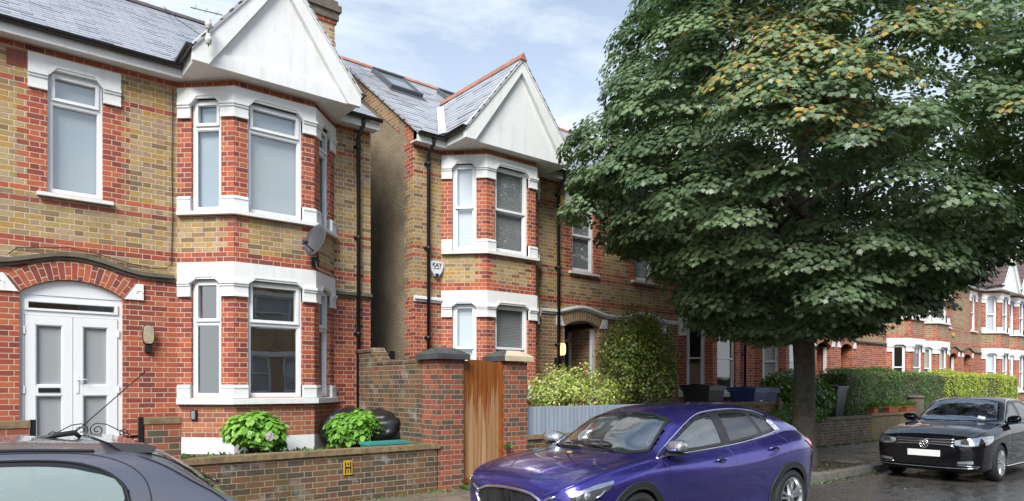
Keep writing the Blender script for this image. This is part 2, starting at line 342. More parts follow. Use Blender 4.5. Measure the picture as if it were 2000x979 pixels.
# ------------------------------------------------------------------ mesh builder
class MB:
    def __init__(s): s.v = []; s.f = []; s.mi = []; s.uv = []; s.sm = []
    def face(s, pts, mi=0, uv=None, sm=False):
        k = len(s.v); s.v += [tuple(p) for p in pts]; s.f.append(list(range(k, k + len(pts)))); s.mi.append(mi); s.uv.append(uv); s.sm.append(sm)
    def mesh(s, verts, faces, mi=0, sm=True):
        k = len(s.v); s.v += [tuple(p) for p in verts]
        for f in faces: s.f.append([i + k for i in f]); s.mi.append(mi); s.uv.append(None); s.sm.append(sm)
    def box(s, x0, x1, y0, y1, z0, z1, mi=0):
        a = [(x0, y0, z0), (x1, y0, z0), (x1, y1, z0), (x0, y1, z0), (x0, y0, z1), (x1, y0, z1), (x1, y1, z1), (x0, y1, z1)]
        for q in ((0, 3, 2, 1), (4, 5, 6, 7), (0, 1, 5, 4), (1, 2, 6, 5), (2, 3, 7, 6), (3, 0, 4, 7)): s.face([a[i] for i in q], mi)
    def hexa(s, a, mi=0):
        for q in ((0, 3, 2, 1), (4, 5, 6, 7), (0, 1, 5, 4), (1, 2, 6, 5), (2, 3, 7, 6), (3, 0, 4, 7)): s.face([a[i] for i in q], mi)
    def prism(s, lo, hi, mi=0, caps=True):
        n = len(lo)
        for i in range(n):
            j = (i + 1) % n; s.face([lo[i], lo[j], hi[j], hi[i]], mi)
        if caps: s.face(list(reversed(lo)), mi); s.face(hi, mi)
    def tube(s, path, r, n=8, mi=0, caps=True, rs=None):
        P = [Vector(p) for p in path]; rings = []; up = Vector((0, 0, 1)); prev = None
        for i, p in enumerate(P):
            t = (P[min(i + 1, len(P) - 1)] - P[max(i - 1, 0)]).normalized()
            a = prev if prev is not None else (up if abs(t.z) < .9 else Vector((1, 0, 0)))
            u = (a - t * a.dot(t)); u = u.normalized() if u.length > 1e-6 else t.orthogonal().normalized(); prev = u; v = t.cross(u)
            rr = rs[i] if rs else r
            rings.append([p + (u * math.cos(2 * math.pi * k / n) + v * math.sin(2 * math.pi * k / n)) * rr for k in range(n)])
        vs = [q for ring in rings for q in ring]; fs = []
        for i in range(len(P) - 1):
            for k in range(n): fs.append([i * n + k, i * n + (k + 1) % n, (i + 1) * n + (k + 1) % n, (i + 1) * n + k])
        if caps: fs += [list(reversed(range(n))), [(len(P) - 1) * n + k for k in range(n)]]
        s.mesh(vs, fs, mi, True)
    def lathe(s, prof, axis='z', c=(0, 0, 0), n=24, mi=0, sm=True, cap=False):
        vs = []; fs = []; m = len(prof)
        for k in range(n):
            a = 2 * math.pi * k / n
            for r, h in prof:
                x, y = r * math.cos(a), r * math.sin(a)
                q = {'z': (x, y, h), 'y': (x, h, y), 'x': (h, x, y)}[axis]
                vs.append((c[0] + q[0], c[1] + q[1], c[2] + q[2]))
        for k in range(n):
            k2 = (k + 1) % n
            for i in range(m - 1): fs.append([k * m + i, k2 * m + i, k2 * m + i + 1, k * m + i + 1])
        if cap:
            fs.append([k * m for k in range(n)][::-1]); fs.append([k * m + m - 1 for k in range(n)])
        s.mesh(vs, fs, mi, sm)
    def build(s, name, mats, parent=None, loc=None, flip=None, fixn=False, bevel=0, autouv=True, merge=False, sub=0):
        if not isinstance(mats, (list, tuple)): mats = [mats]
        v = s.v
        if flip is not None: v = [(flip - a, b, c) for a, b, c in v]
        me = bpy.data.meshes.new(name)
        fs = [list(reversed(f)) for f in s.f] if flip is not None else s.f
        me.from_pydata(v, [], fs)
        for m in mats: me.materials.append(m)
        me.polygons.foreach_set('material_index', s.mi); me.polygons.foreach_set('use_smooth', s.sm)
        if autouv:
            uvl = me.uv_layers.new(name='UVMap'); data = np.zeros(len(me.loops) * 2)
            i = 0
            for fi, f in enumerate(fs):
                ov = s.uv[fi]
                if ov is not None:
                    o2 = list(reversed(ov)) if flip is not None else ov
                    for q in o2: data[2 * i] = q[0]; data[2 * i + 1] = q[1]; i += 1
                    continue
                nx, ny, nz = me.polygons[fi].normal
                if abs(nz) > .95: t = None
                else:
                    l = math.hypot(nx, ny); t = (-ny / l, nx / l)
                for k in f:
                    p = v[k]
                    if t is None: data[2 * i] = p[0]; data[2 * i + 1] = p[1]
                    else:
                        data[2 * i] = p[0] * t[0] + p[1] * t[1]
                        data[2 * i + 1] = p[2] if abs(nz) < .3 else p[2] / max(.2, math.sqrt(1 - nz * nz))
                    i += 1
            uvl.data.foreach_set('uv', data)
        if fixn or merge or sub:
            bm = bmesh.new(); bm.from_mesh(me)
            if merge or sub: bmesh.ops.remove_doubles(bm, verts=bm.verts, dist=1e-5)
            if fixn: bmesh.ops.recalc_face_normals(bm, faces=bm.faces)
            bm.to_mesh(me); bm.free()
        me.update()
        o = bpy.data.objects.new(name, me); sc.collection.objects.link(o)
        if parent is not None: o.parent = parent
        if loc is not None: o.location = loc
        if bevel:
            bv = o.modifiers.new('bevel', 'BEVEL'); bv.width = bevel; bv.segments = 2; bv.limit_method = 'ANGLE'; bv.angle_limit = R(40)
        if sub:
            sb = o.modifiers.new('sub', 'SUBSURF'); sb.levels = sub; sb.render_levels = sub
        return o
def tag(o, label=None, cat=None, group=None, kind=None):
    if label: o['label'] = label
    if cat: o['category'] = cat
    if group: o['group'] = group
    if kind: o['kind'] = kind
    return o
def thing(name, label, cat, loc=(0, 0, 0), rz=0, group=None):
    o = bpy.data.objects.new(name, None); sc.collection.objects.link(o); o.location = loc; o.rotation_euler = (0, 0, rz)
    o.empty_display_size = .2
    return tag(o, label, cat, group)
def struct(o): return tag(o, kind='structure')
def copy_tree(o, parent=None):
    c = o.copy(); sc.collection.objects.link(c)
    if parent is not None: c.parent = parent
    for ch in [x for x in bpy.data.objects if x.parent == o]: copy_tree(ch, c)
    return c
def text_mesh(txt, size, name, mat, parent, loc, rot, depth=.002, bold=False):
    cu = bpy.data.curves.new(name, 'FONT'); cu.body = txt; cu.size = size; cu.extrude = depth; cu.align_x = 'CENTER'; cu.align_y = 'CENTER'
    if bold: cu.offset = size * .018
    ob = bpy.data.objects.new(name, cu); sc.collection.objects.link(ob)
    dg = bpy.context.evaluated_depsgraph_get(); me = bpy.data.meshes.new_from_object(ob.evaluated_get(dg))
    bpy.data.objects.remove(ob); bpy.data.curves.remove(cu)
    me.materials.clear(); me.materials.append(mat)
    o = bpy.data.objects.new(name, me); sc.collection.objects.link(o); o.parent = parent; o.location = loc; o.rotation_euler = rot
    return o
# ------------------------------------------------------------------ facade toolkit
class Face:
    """a vertical strip of wall: u metres along it, z up, o metres outward; ends are mitred"""
    def __init__(s, p0, p1, m0=0, m1=0):
        s.p0 = p0; dx, dy = p1[0] - p0[0], p1[1] - p0[1]; s.L = math.hypot(dx, dy)
        s.t = (dx / s.L, dy / s.L); s.n = (s.t[1], -s.t[0]); s.m0 = m0; s.m1 = m1
    def P(s, u, z, o=0.0):
        sh = -o * s.m0 if u < 1e-4 else (o * s.m1 if u > s.L - 1e-4 else 0)
        return (s.p0[0] + s.t[0] * (u + sh) + s.n[0] * o, s.p0[1] + s.t[1] * (u + sh) + s.n[1] * o, z)
    def box(s, mb, u0, u1, z0, z1, o0, o1, mi=0):
        a = [s.P(u0, z0, o1), s.P(u1, z0, o1), s.P(u1, z0, o0), s.P(u0, z0, o0), s.P(u0, z1, o1), s.P(u1, z1, o1), s.P(u1, z1, o0), s.P(u0, z1, o0)]
        mb.hexa(a, mi)
    def prism(s, mb, poly, o0, o1, mi=0):
        mb.prism([s.P(u, z, o0) for u, z in poly], [s.P(u, z, o1) for u, z in poly], mi)
TQ = math.tan(R(22.5))
CR = .075
def bands_uf(zc):
    return (3.525 <= zc < 3.675) or (4.125 <= zc < 4.2) or (4.275 <= zc < 4.35) or (5.7 <= zc < 5.775) or zc >= 6.15
def grid_wall(mb, fc, z0, z1, openings, rule, ubreaks=()):
    us = {0.0, fc.L}; zs = {z0, z1}
    for u in ubreaks:
        if 0 < u < fc.L: us.add(round(u, 4))
    for (a, b, c, d) in openings: us |= {a, b}; zs |= {c, d}
    k = math.ceil(z0 / CR)
    while k * CR < z1: zs.add(round(k * CR, 4)); k += 1
    us = sorted(us); zs = sorted(zs)
    for j in range(len(zs) - 1):
        if zs[j + 1] - zs[j] < 1e-4: continue
        zc = (zs[j] + zs[j + 1]) / 2; run = None
        for i in range(len(us) - 1):
            uc = (us[i] + us[i + 1]) / 2
            mi = None if any(a < uc < b and c < zc < d for a, b, c, d in openings) else rule(uc, zc, int(zc / CR))
            if run and run[2] == mi: run[1] = us[i + 1]
            else:
                if run and run[2] is not None: mb.face([fc.P(run[0], zs[j]), fc.P(run[1], zs[j]), fc.P(run[1], zs[j + 1]), fc.P(run[0], zs[j + 1])], run[2])
                run = [us[i], us[i + 1], mi]
        if run[2] is not None: mb.face([fc.P(run[0], zs[j]), fc.P(run[1], zs[j]), fc.P(run[1], zs[j + 1]), fc.P(run[0], zs[j + 1])], run[2])
def reveals(mb, fc, op, mi, dep=-.12, top=True):
    a, b, c, d = op; P = fc.P
    mb.face([P(a, c, 0), P(a, c, dep), P(a, d, dep), P(a, d, 0)][::-1], mi); mb.face([P(b, c, dep), P(b, c, 0), P(b, d, 0), P(b, d, dep)][::-1], mi)
    if top: mb.face([P(a, d, 0), P(a, d, dep), P(b, d, dep), P(b, d, 0)][::-1], mi)
    mb.face([P(a, c, 0), P(b, c, 0), P(b, c, dep), P(a, c, dep)][::-1], mi)

def lintel(mb, fc, u0, u1, zt, op, zcap, zbot, zhd, o=.035):
    """painted stone head: band with shouldered soffit over the opening and a moulded block each side"""
    a, b = op; c = .085
    fc.prism(mb, [(u0, zbot), (a, zbot), (a, zcap), (a + c, zhd), (b - c, zhd), (b, zcap), (b, zbot), (u1, zbot), (u1, zt), (u0, zt)], -.13, o)
    for x0, x1 in ((u0, a), (b, u1)):
        e0 = 0 if x0 < 1e-4 else .0; 
        fc.box(mb, x0, x1, zcap - .012, zcap + .022, o, o + .035); fc.box(mb, x0, x1, zcap - .045, zcap - .012, o, o + .018)
        fc.box(mb, x0, x1, zbot, zbot + .03, o, o + .012)
    # raised bead following the soffit
    fc.prism(mb, [(a, zcap), (a + c, zhd), (a + c + .02, zhd + .03), (b - c - .02, zhd + .03), (b - c, zhd), (b, zcap), (b + .03, zcap + .02), (b - c + .02, zhd + .05), (a + c - .02, zhd + .05), (a - .03, zcap + .02)], o, o + .014)
def window(root, fc, op, style, flip, pane='glass', blind=None, zt=None, name='window', thick=.052, top_open=False, label=None):
    a, b, c, d = op; mb = MB(); F0, F1 = -.115, -.05; k = thick
    def frame(a, b, c, d, k, f0, f1):
        fc.box(mb, a, a + k, c, d, f0, f1); fc.box(mb, b - k, b, c, d, f0, f1)
        fc.box(mb, a + k, b - k, c, c + k, f0, f1 - .001); fc.box(mb, a + k, b - k, d - k, d, f0, f1 - .001)
    frame(a, b, c, d, k, F0, F1)
    if style == 'fixed': pass
    elif style == 'casement':
        zt = zt or d - .42
        fc.box(mb, a + k, b - k, zt - .03, zt + .03, F0, F1 - .002)
        frame(a + k - .006, b - k + .006, zt + .024, d - k + .006, .042, F0 + .01, F1 + .018)
        fc.box(mb, a + k - .004, b - k + .004, zt + .02, zt + .034, F1, F1 + .026)
        frame(a + k, b - k, c + k, zt - .03, .014, F0 + .01, F1 - .012)
    elif style == 'sash':
        zm = zt or (c + d) / 2
        frame(a + k, b - k, zm - .02, d - k, .036, F0 + .03, F1 - .006)
        frame(a + k, b - k, c + k, zm + .02, .036, F0 + .004, F1 - .028)
        fc.box(mb, a + k, b - k, zm - .02, zm + .025, F0 + .02, F1 + .004)
        fc.box(mb, (a + b) / 2 - .12, (a + b) / 2 + .12, d - k + .008, d - k + .03, F1, F1 + .012)
    w_ = mb.build(name, M['upvc'], root, flip=flip)
    if label: w_['label'] = label
    g = MB(); g.face([fc.P(a + k * .6, c + k * .6, -.092), fc.P(b - k * .6, c + k * .6, -.092), fc.P(b - k * .6, d - k * .6, -.092), fc.P(a + k * .6, d - k * .6, -.092)])
    g.build('pane', M[pane], w_, flip=flip)
    if blind:
        z0 = c + .02
        if isinstance(blind, tuple): blind, z0 = blind[0], c + blind[1] * (d - c)
        g = MB(); g.face([fc.P(a + .01, z0, -.15), fc.P(b - .01, z0, -.15), fc.P(b - .01, d - .02, -.15), fc.P(a + .01, d - .02, -.15)])
        g.build('blind', M[blind], w_, flip=flip)
    return w_
def sill(mb, fc, u0, u1, zt, th=.07, o=.07):
    a = [fc.P(u0, zt - th, o), fc.P(u1, zt - th, o), fc.P(u1, zt - th, -.12), fc.P(u0, zt - th, -.12), fc.P(u0, zt - .022, o), fc.P(u1, zt - .022, o), fc.P(u1, zt, -.12), fc.P(u0, zt, -.12)]
    mb.hexa(a)
def arch_ring(mb, fc, uc, half, zs, zc, th, mi, o0, o1, n=26):
    rise = zc - zs; Rr = (half * half + rise * rise) / (2 * rise); cz = zc - Rr; a0 = math.asin(half / Rr); pts = []
    for i in range(n + 1):
        a = -a0 + 2 * a0 * i / n; pts.append((a, math.sin(a), math.cos(a)))
    for i in range(n):
        A, B = pts[i], pts[i + 1]
        q = [(uc + Rr * A[1], cz + Rr * A[2]), (uc + Rr * B[1], cz + Rr * B[2]), (uc + (Rr + th) * B[1], cz + (Rr + th) * B[2]), (uc + (Rr + th) * A[1], cz + (Rr + th) * A[2])]
        s0, s1 = A[0] * (Rr + th / 2), B[0] * (Rr + th / 2)
        mb.face([fc.P(*q[0], o1), fc.P(*q[1], o1), fc.P(*q[2], o1), fc.P(*q[3], o1)], mi, uv=[(0, s0 + 5), (0, s1 + 5), (.237, s1 + 5), (.237, s0 + 5)])
        mb.face([fc.P(*q[0], o0), fc.P(*q[1], o0), fc.P(*q[1], o1), fc.P(*q[0], o1)], mi, uv=[(-o0, s0 + 5), (-o0, s1 + 5), (0, s1 + 5), (0, s0 + 5)])
        mb.face([fc.P(*q[3], o1), fc.P(*q[2], o1), fc.P(*q[2], o0), fc.P(*q[3], o0)], mi, uv=[(0, s0 + 5), (0, s1 + 5), (.1, s1 + 5), (.1, s0 + 5)])
    return Rr, cz, a0
def arch_poly(uc, half, zs, zc, zb, n=16):
    rise = zc - zs; Rr = (half * half + rise * rise) / (2 * rise); cz = zc - Rr; a0 = math.asin(half / Rr)
    return [(uc + half, zs)] + [(uc + Rr * math.sin(a0 - 2 * a0 * i / n), cz + Rr * math.cos(a0 - 2 * a0 * i / n)) for i in range(1, n)] + [(uc - half, zs), (uc - half, zb), (uc + half, zb)]

ZW = 6.30
def build_house(name, label, X0, W, Y0=11.13, flip=False, rz=0, group='brick terraced houses along the street', b0=.81, win=(4.34, 5.04), arch=(4.10, 5.21), roof='slate', rs=.764, eave=6.38,
                yr=3.28, za=8.08, string='white', win_style='sash', bay_u=('glass', 'blindw'), bay_g=('glass', None), pieces=None, door='porch', side_l='rcast', side_r='rcast', gz=.62,
                uwin=('glass', 'blindg'), pipes=(.48, 3.85), gf_brick='red', simple=False, depth_split=True, gable_col='white', gwin_style=None, apron='redmix', asp=(3.04, 3.18), uf='yel', front_yel=None, ridge='ridge', za_hw=1.33, board=False):
    root = thing(name, label, 'house', (X0, Y0, 0), rz, group)
    FL = W if flip else None
    B = 2.51; s45 = .63
    pts = [(0, 0), (b0, 0), (b0 + s45, -s45), (b0 + B - s45, -s45), (b0 + B, 0), (W, 0)]
    ms = [0, -TQ, TQ, TQ, -TQ, 0]
    F = [Face(pts[i], pts[i + 1], ms[i], ms[i + 1]) for i in range(5)]
    mats = [M[uf], M['red'], M[gf_brick], M['apron'], M['rcast'], M['white'], M['redf'], M['brn']]
    Y_, R_, G_, A_, RC, W_, RF, BR = range(8)
    UFo = (4.30, 5.97); GFo = (1.50, 3.27)
    opl = (.22, .69); opf = (.2, F[2].L - .2); opr = (F[3].L - .69, F[3].L - .22)
    wall = MB()
    # --- bay faces
    for fi, ou in ((1, opl), (2, opf), (3, opr)):
        fc = F[fi]; ops = [(ou[0], ou[1], UFo[0], UFo[1]), (ou[0], ou[1], GFo[0], GFo[1])]
        def rule(u, z, k, fc=fc, fi=fi):
            if z < .90: return W_
            if z < 1.42: return A_
            if z < 3.52: return R_
            if z > 4.2: return R_
            if z < 3.675: return R_
            q = .225 if k % 2 else .1125
            cvx = []
            if fi in (2,): cvx = [0, fc.L]
            if fi == 1: cvx = [fc.L]
            if fi == 3: cvx = [0]
            for c in cvx:
                if abs(u - c) < q: return R_
            if fi != 2 and z > 4.12: return Y_
            return Y_
        grid_wall(wall, fc, gz, ZW - .04, ops, rule, (.1125, .225, fc.L - .1125, fc.L - .225))
        for op in ops: reveals(wall, fc, op, R_)
    # --- flat faces
    wa, wb = win; ax0, ax1 = arch; ac = (ax0 + ax1) / 2; ah = (ax1 - ax0) / 2
    off4 = b0 + B
    zs_, zc_ = asp
    wops = [(wa - off4, wb - off4, 4.30, 5.97)]; dop = (ax0 - off4, ax1 - off4, gz - .02, zc_ - .004)
    def quoin(u, k, a, b):
        q = .3375 if k % 2 else .225
        return (a - q < u < a) or (b < u < b + q)
    sz = 3.32
    def rule4(u, z, k):
        if z > sz:
            if bands_uf(z) or (4.30 < z < 5.75 and quoin(u, k, wops[0][0], wops[0][1])): return R_
            return Y_
        if gf_brick == 'brn': return G_ if u > .0 else R_
        return G_
    br = []
    for q in (.3375, .225): br += [wops[0][0] - q, wops[0][1] + q]
    grid_wall(wall, F[4], gz, ZW, wops + [dop], rule4, br)
    reveals(wall, F[4], wops[0], R_)
    def rule0(u, z, k):
        q = .3375 if k % 2 else .225
        if z > sz: return R_ if bands_uf(z) or (u > F[0].L - .1 and z < 4.2 and k % 2) else Y_
        return R_ if gf_brick == 'red' or u < .4 else (R_ if k % 4 else G_)
    grid_wall(wall, F[0], gz, ZW, [], rule0, (F[0].L - .1, .4))
    # door opening: jambs, soffit
    dep = -.16 if door == 'double' else -1.0
    P = F[4].P; a, b, c, d = dop; jm = R_ if door == 'double' else G_
    wall.face([P(a, c, dep), P(a, c, 0), P(a, zs_ + .02, 0), P(a, zs_ + .02, dep)][::-1], jm); wall.face([P(b, c, 0), P(b, c, dep), P(b, zs_ + .02, dep), P(b, zs_ + .02, 0)][::-1], jm)
    # side and rear walls (side walls rise to the roof)
    D = 2 * yr + .28; zr = eave + rs * (yr + .28)
    def roofz(y): return eave + rs * (y + .28) if y < yr else zr - rs * (y - yr)
    for x, sgn, kind in ((0, -1, side_l), (W, 1, side_r)):
        if kind is None: continue
        q = []
        ys = [0, .34, 1.2, 2.2, yr, yr + 1.5, yr + 3.0, D - .3]
        for i in range(len(ys) - 1):
            y0, y1 = ys[i], ys[i + 1]; mi = (R_ if i == 0 else RC) if kind == 'rcast' else BR
            if i == 0:
                k = int(gz / CR)
                while k * CR < 6.45:
                    z0, z1 = k * CR, (k + 1) * CR; yq = .34 if (k // 2) % 2 else .225; col = R_ if (z0 < sz or bands_uf(z0 + .03) or z0 > 5.6) else (Y_)
                    z1c = min(z1, 6.45)
                    for (ya, yb, mm) in ((0, yq, col), (yq, .34, RC if kind == 'rcast' else BR)):
                        if yb - ya < .01: continue
                        f = [(x, yb, z0), (x, ya, z0), (x, ya, z1c), (x, yb, z1c)]; wall.face(f if sgn < 0 else f[::-1], mm)
                    k += 1
                zlo = 6.45
            else: zlo = gz
            f = [(x, y1, zlo), (x, y0, zlo), (x, y0, roofz(y0) - .05), (x, y1, roofz(y1) - .05)]; 
            wall.face(f if sgn < 0 else f[::-1], mi)
    if side_l == 'rcast':      # brick strip under the verge
        st = MB(); n = 14
        wall.face([(-.012, 2.6, roofz(2.6) - .42), (-.012, .5, roofz(.5) - .40), (-.012, .5, roofz(.5) - .06), (-.012, 2.6, roofz(2.6) - .06)], BR)
    wall.face([(0, D - .3, gz), (W, D - .3, gz), (W, D - .3, roofz(D - .3) - .05), (0, D - .3, roofz(D - .3) - .05)][::-1], BR)
    wall.build('wall', mats, root, flip=FL)
    # --- interior so that the glass has depth behind it
    rm = MB(); e = .06
    rm.face([(e, 2.6, gz), (W - e, 2.6, gz), (W - e, 2.6, ZW), (e, 2.6, ZW)])
    for z in (.72, 3.42, 6.2): rm.face([(e, .02, z), (W - e, .02, z), (W - e, 2.6, z), (e, 2.6, z)]); rm.face([(b0 + .02, .02, z), (b0 + s45 + .02, -s45 + .14, z), (b0 + B - s45 - .02, -s45 + .14, z), (b0 + B - .02, .02, z)])
    rm.face([(b0 + B + .25, .15, gz), (b0 + B + .25, 2.6, gz), (b0 + B + .25, 2.6, ZW), (b0 + B + .25, .15, ZW)]); rm.face([(e, .05, gz), (e, 2.6, gz), (e, 2.6, ZW), (e, .05, ZW)])
    rm.build('interior', M['room'], root, flip=FL)
    # --- painted stonework of the bay, one part
    for nm, zt, zcap, zbot, zhd, zsl, zbk in (('lintel', 6.13, 5.88, 5.68, 5.97, 4.30, 4.51), ('lintel', 3.52, 3.21, 3.01, 3.27, 1.50, 1.69)):
        ln = MB(); sl = MB()
        for fi, ou in ((1, opl), (2, opf), (3, opr)):
            fc = F[fi]; lintel(ln, fc, 0, fc.L, zt, ou, zcap, zbot, zhd)
            sill(sl, fc, 0, fc.L, zsl, .075 if zsl > 2 else .10, .085)
            for x0, x1 in ((0, ou[0]), (ou[1], fc.L)):
                fc.prism(sl, [(x0, zsl - .01), (x1, zsl - .01), (x1, zbk - .03), (x0, zbk - .03)], -.1, .045)
                fc.box(sl, x0, x1, zbk - .03, zbk, -.1, .03); fc.box(sl, x0, x1, zbk - .05, zbk - .03, .045, .055)
        ln.build('lintel', M['white'], root, flip=FL); sl.build('sill', M['white'], root, flip=FL, bevel=0)
    ln = MB(); lintel(ln, F[4], wa - off4 - .22, wb - off4 + .22, 6.13, (wa - off4, wb - off4), 5.86, 5.66, 5.96, .03); ln.build('lintel', M['white'], root, flip=FL)
    sl = MB(); sill(sl, F[4], wa - off4 - .12, wb - off4 + .12, 4.30, .07, .08); sl.build('sill', M['white'], root, flip=FL)
    # --- windows
    gs = gwin_style or win_style
    for fi, ou in ((1, opl), (2, opf), (3, opr)):
        fc = F[fi]
        window(root, fc, (ou[0], ou[1], UFo[0], 5.973), win_style, FL, bay_u[0], bay_u[1] if fi != 2 or len(bay_u) < 3 else bay_u[2])
        window(root, fc, (ou[0], ou[1], GFo[0], 3.273), gs, FL, bay_g[0], bay_g[1] if fi != 2 or len(bay_g) < 3 else bay_g[2], zt=2.42 if gs == 'sash' else 2.62)
    window(root, F[4], (wops[0][0], wops[0][1], 4.30, 5.963), win_style, FL, *uwin)
    # --- string course over the arch
    stz = 3.30 if string == 'stone' else 3.35; bump_ = .175 if string == 'stone' else .14
    fc = F[4]
    def prof(fc, us, zf, skip=None):
        st = MB()
        for i in range(len(us) - 1):
            a, b = us[i], us[i + 1]
            for (h0, h1, o) in ((-.075, -.03, .035), (-.03, .012, .075), (.012, .03, .045)):
                q = [fc.P(a, zf(a) + h0, o), fc.P(b, zf(b) + h0, o), fc.P(b, zf(b) + h0, -.02), fc.P(a, zf(a) + h0, -.02), fc.P(a, zf(a) + h1, o), fc.P(b, zf(b) + h1, o), fc.P(b, zf(b) + h1, -.02), fc.P(a, zf(a) + h1, -.02)]
                for f in ((0, 1, 5, 4), (0, 3, 2, 1), (4, 5, 6, 7)): st.face([q[j] for j in f])
                if i == 0: st.face([q[0], q[4], q[7], q[3]])
                if i == len(us) - 2: st.face([q[1], q[2], q[6], q[5]])
        st.build('string_course', M['white'] if string == 'white' else M['stone'], root, flip=FL)
    acu = ac - off4; hw = ah + .36
    zf = lambda u: stz + (bump_ * (.5 + .5 * math.cos(math.pi * (u - acu) / hw)) if abs(u - acu) < hw else 0)
    us = sorted({.06, F[4].L} | {acu - hw + 2 * hw * i / 28 for i in range(29) if 0.06 < acu - hw + 2 * hw * i / 28 < F[4].L})
    prof(F[4], us, zf); prof(F[0], [0, F[0].L - .02], lambda u: stz) if F[0].L > .1 else None
    # --- door arch
    ar = MB(); th = .25 if door == 'double' else .22
    Rr, cz, a0 = arch_ring(ar, F[4], acu, ah, zs_, zc_, th, 0, -.12, .02)
    ar.build('arch', M['red'] if gf_brick == 'red' else M['brn'], root, flip=FL)
    for sg in (-1, 1):
        kn = MB(); x0 = acu + sg * (Rr) * math.sin(a0) + sg * .01; x1 = acu + sg * (Rr + th) * math.sin(a0); z1 = cz + (Rr + th) * math.cos(a0); x2 = acu + sg * (ah + .26)
        pl = [(x0, zs_ - .01), (x2, zs_ - .01), (x2, z1 + .02), (x1 + sg * .02, z1 + .02)]
        if sg < 0: pl = pl[::-1]
        F[4].prism(kn, pl, -.02, .03)
        # half-round boss
        cx, czk = (x1 + x2) / 2 + sg * .0, zs_ + .09
        for i in range(8):
            b0_, b1_ = math.pi * i / 8, math.pi * (i + 1) / 8
            F[4].prism(kn, [(cx + .032 * math.cos(b0_), czk + .032 * math.sin(b0_)), (cx + .045 * math.cos(b0_), czk + .045 * math.sin(b0_)), (cx + .045 * math.cos(b1_), czk + .045 * math.sin(b1_)), (cx + .032 * math.cos(b1_), czk + .032 * math.sin(b1_))], .03, .037)
        kn.build('kneeler', M['white'], root, flip=FL)
    a, b = dop[0], dop[1]; gz2 = .66
    if door == 'double':
        fc = F[4]; fr = MB(); f0, f1 = -.14, -.06
        pl = arch_poly(acu, ah - .004, zs_, zc_ - .006, 2.90); fc.prism(fr, pl, f0, -.05)
        fc.box(fr, a, a + .06, gz2, 2.90, f0, f1); fc.box(fr, b - .06, b, gz2, 2.90, f0, f1); fc.box(fr, a + .06, b - .06, 2.83, 2.90, f0, f1 - .001); fc.box(fr, a + .06, b - .06, 2.63, 2.69, f0, f1 - .001)
        fr2 = fr.build('door_frame', M['upvc'], root, flip=FL)
        tr = MB(); fc.box(tr, a + .06, b - .06, 2.69, 2.72, f0, f1 + .02); fc.box(tr, a + .06, b - .06, 2.805, 2.83, f0, f1 + .02); fc.box(tr, a + .06, a + .10, 2.72, 2.805, f0, f1 + .02); fc.box(tr, b - .10, b - .06, 2.72, 2.805, f0, f1 + .02)
        t_ = tr.build('fanlight', M['upvc'], root, flip=FL); g = MB(); g.face([fc.P(a + .09, 2.71, -.1), fc.P(b - .09, 2.71, -.1), fc.P(b - .09, 2.815, -.1), fc.P(a + .09, 2.815, -.1)]); g.build('pane', M['glass'], t_, flip=FL)
        for (x0, x1, rgt) in ((a + .065, acu - .003, 0), (acu + .003, b - .065, 1)):
            lf = MB(); s_ = .115; t0, t1 = f0 + .01, f1 + .012
            fc.box(lf, x0, x0 + s_, gz2 + .02, 2.625, t0, t1); fc.box(lf, x1 - s_, x1, gz2 + .02, 2.625, t0, t1)
            for z0, z1 in ((gz2 + .02, gz2 + .14), (1.54, 1.68), (2.50, 2.625)): fc.box(lf, x0 + s_, x1 - s_, z0, z1, t0, t1 - .001)
            for z0, z1 in ((gz2 + .14, 1.54), (1.68, 2.50)):      # glazing bead
                k = .014
                fc.box(lf, x0 + s_, x0 + s_ + k, z0, z1, t0, t1 - .012); fc.box(lf, x1 - s_ - k, x1 - s_, z0, z1, t0, t1 - .012); fc.box(lf, x0 + s_, x1 - s_, z0, z0 + k, t0, t1 - .013); fc.box(lf, x0 + s_, x1 - s_, z1 - k, z1, t0, t1 - .013)
            d_ = lf.build('door', M['upvc'], root, flip=FL)
            for z0, z1 in ((gz2 + .14, 1.54), (1.68, 2.50)):
                g = MB(); g.face([fc.P(x0 + s_, z0, -.1), fc.P(x1 - s_, z0, -.1), fc.P(x1 - s_, z1, -.1), fc.P(x0 + s_, z1, -.1)]); g.build('pane', M['frost'], d_, flip=FL)
            for z in (.95, 1.62, 2.42):
                hg = MB(); xx = (x0 - .012) if not rgt else (x1 + .012); fc.box(hg, xx - .012, xx + .012, z - .05, z + .05, t1 - .01, t1 + .012)
                hg.build('hinge', M['upvc'], d_, flip=FL)
            far = rgt if not flip else not rgt
            if not far:      # letter box on the leaf that stands on the photograph's left
                lb = MB(); fc.box(lb, x0 + s_ + .03, x1 - s_ - .03, 1.585, 1.645, t1 - .002, t1 + .01); lb.build('letter_box', M['black'], d_, flip=FL)
            else:
                hh = MB(); xx = x0 + .05 if not flip else x1 - .05; dx = 1 if not flip else -1
                fc.box(hh, xx - .017, xx + .017, 1.57, 1.80, t1, t1 + .01); hh.tube([fc.P(xx, 1.76, t1), fc.P(xx, 1.76, t1 + .045), fc.P(xx + dx * .12, 1.76, t1 + .045)], .009, 8)
                hh.build('door_handle', M['upvc'], d_, flip=FL)
    else:
        fc = F[4]; pr = MB()
        # porch: side cheeks continue, floor, ceiling, back
        pr.face([fc.P(a, zc_, -.1), fc.P(b, zc_, -.1), fc.P(b, zc_, dep), fc.P(a, zc_, dep)][::-1], 0)
        pr.face([fc.P(a, .70, 0), fc.P(b, .70, 0), fc.P(b, .70, dep), fc.P(a, .70, dep)], 0)
        pr.build('porch', M['room'], root, flip=FL)
        dd = MB(); fc.box(dd, a + .06, b - .06, .70, 2.75, dep - .02, dep + .03)
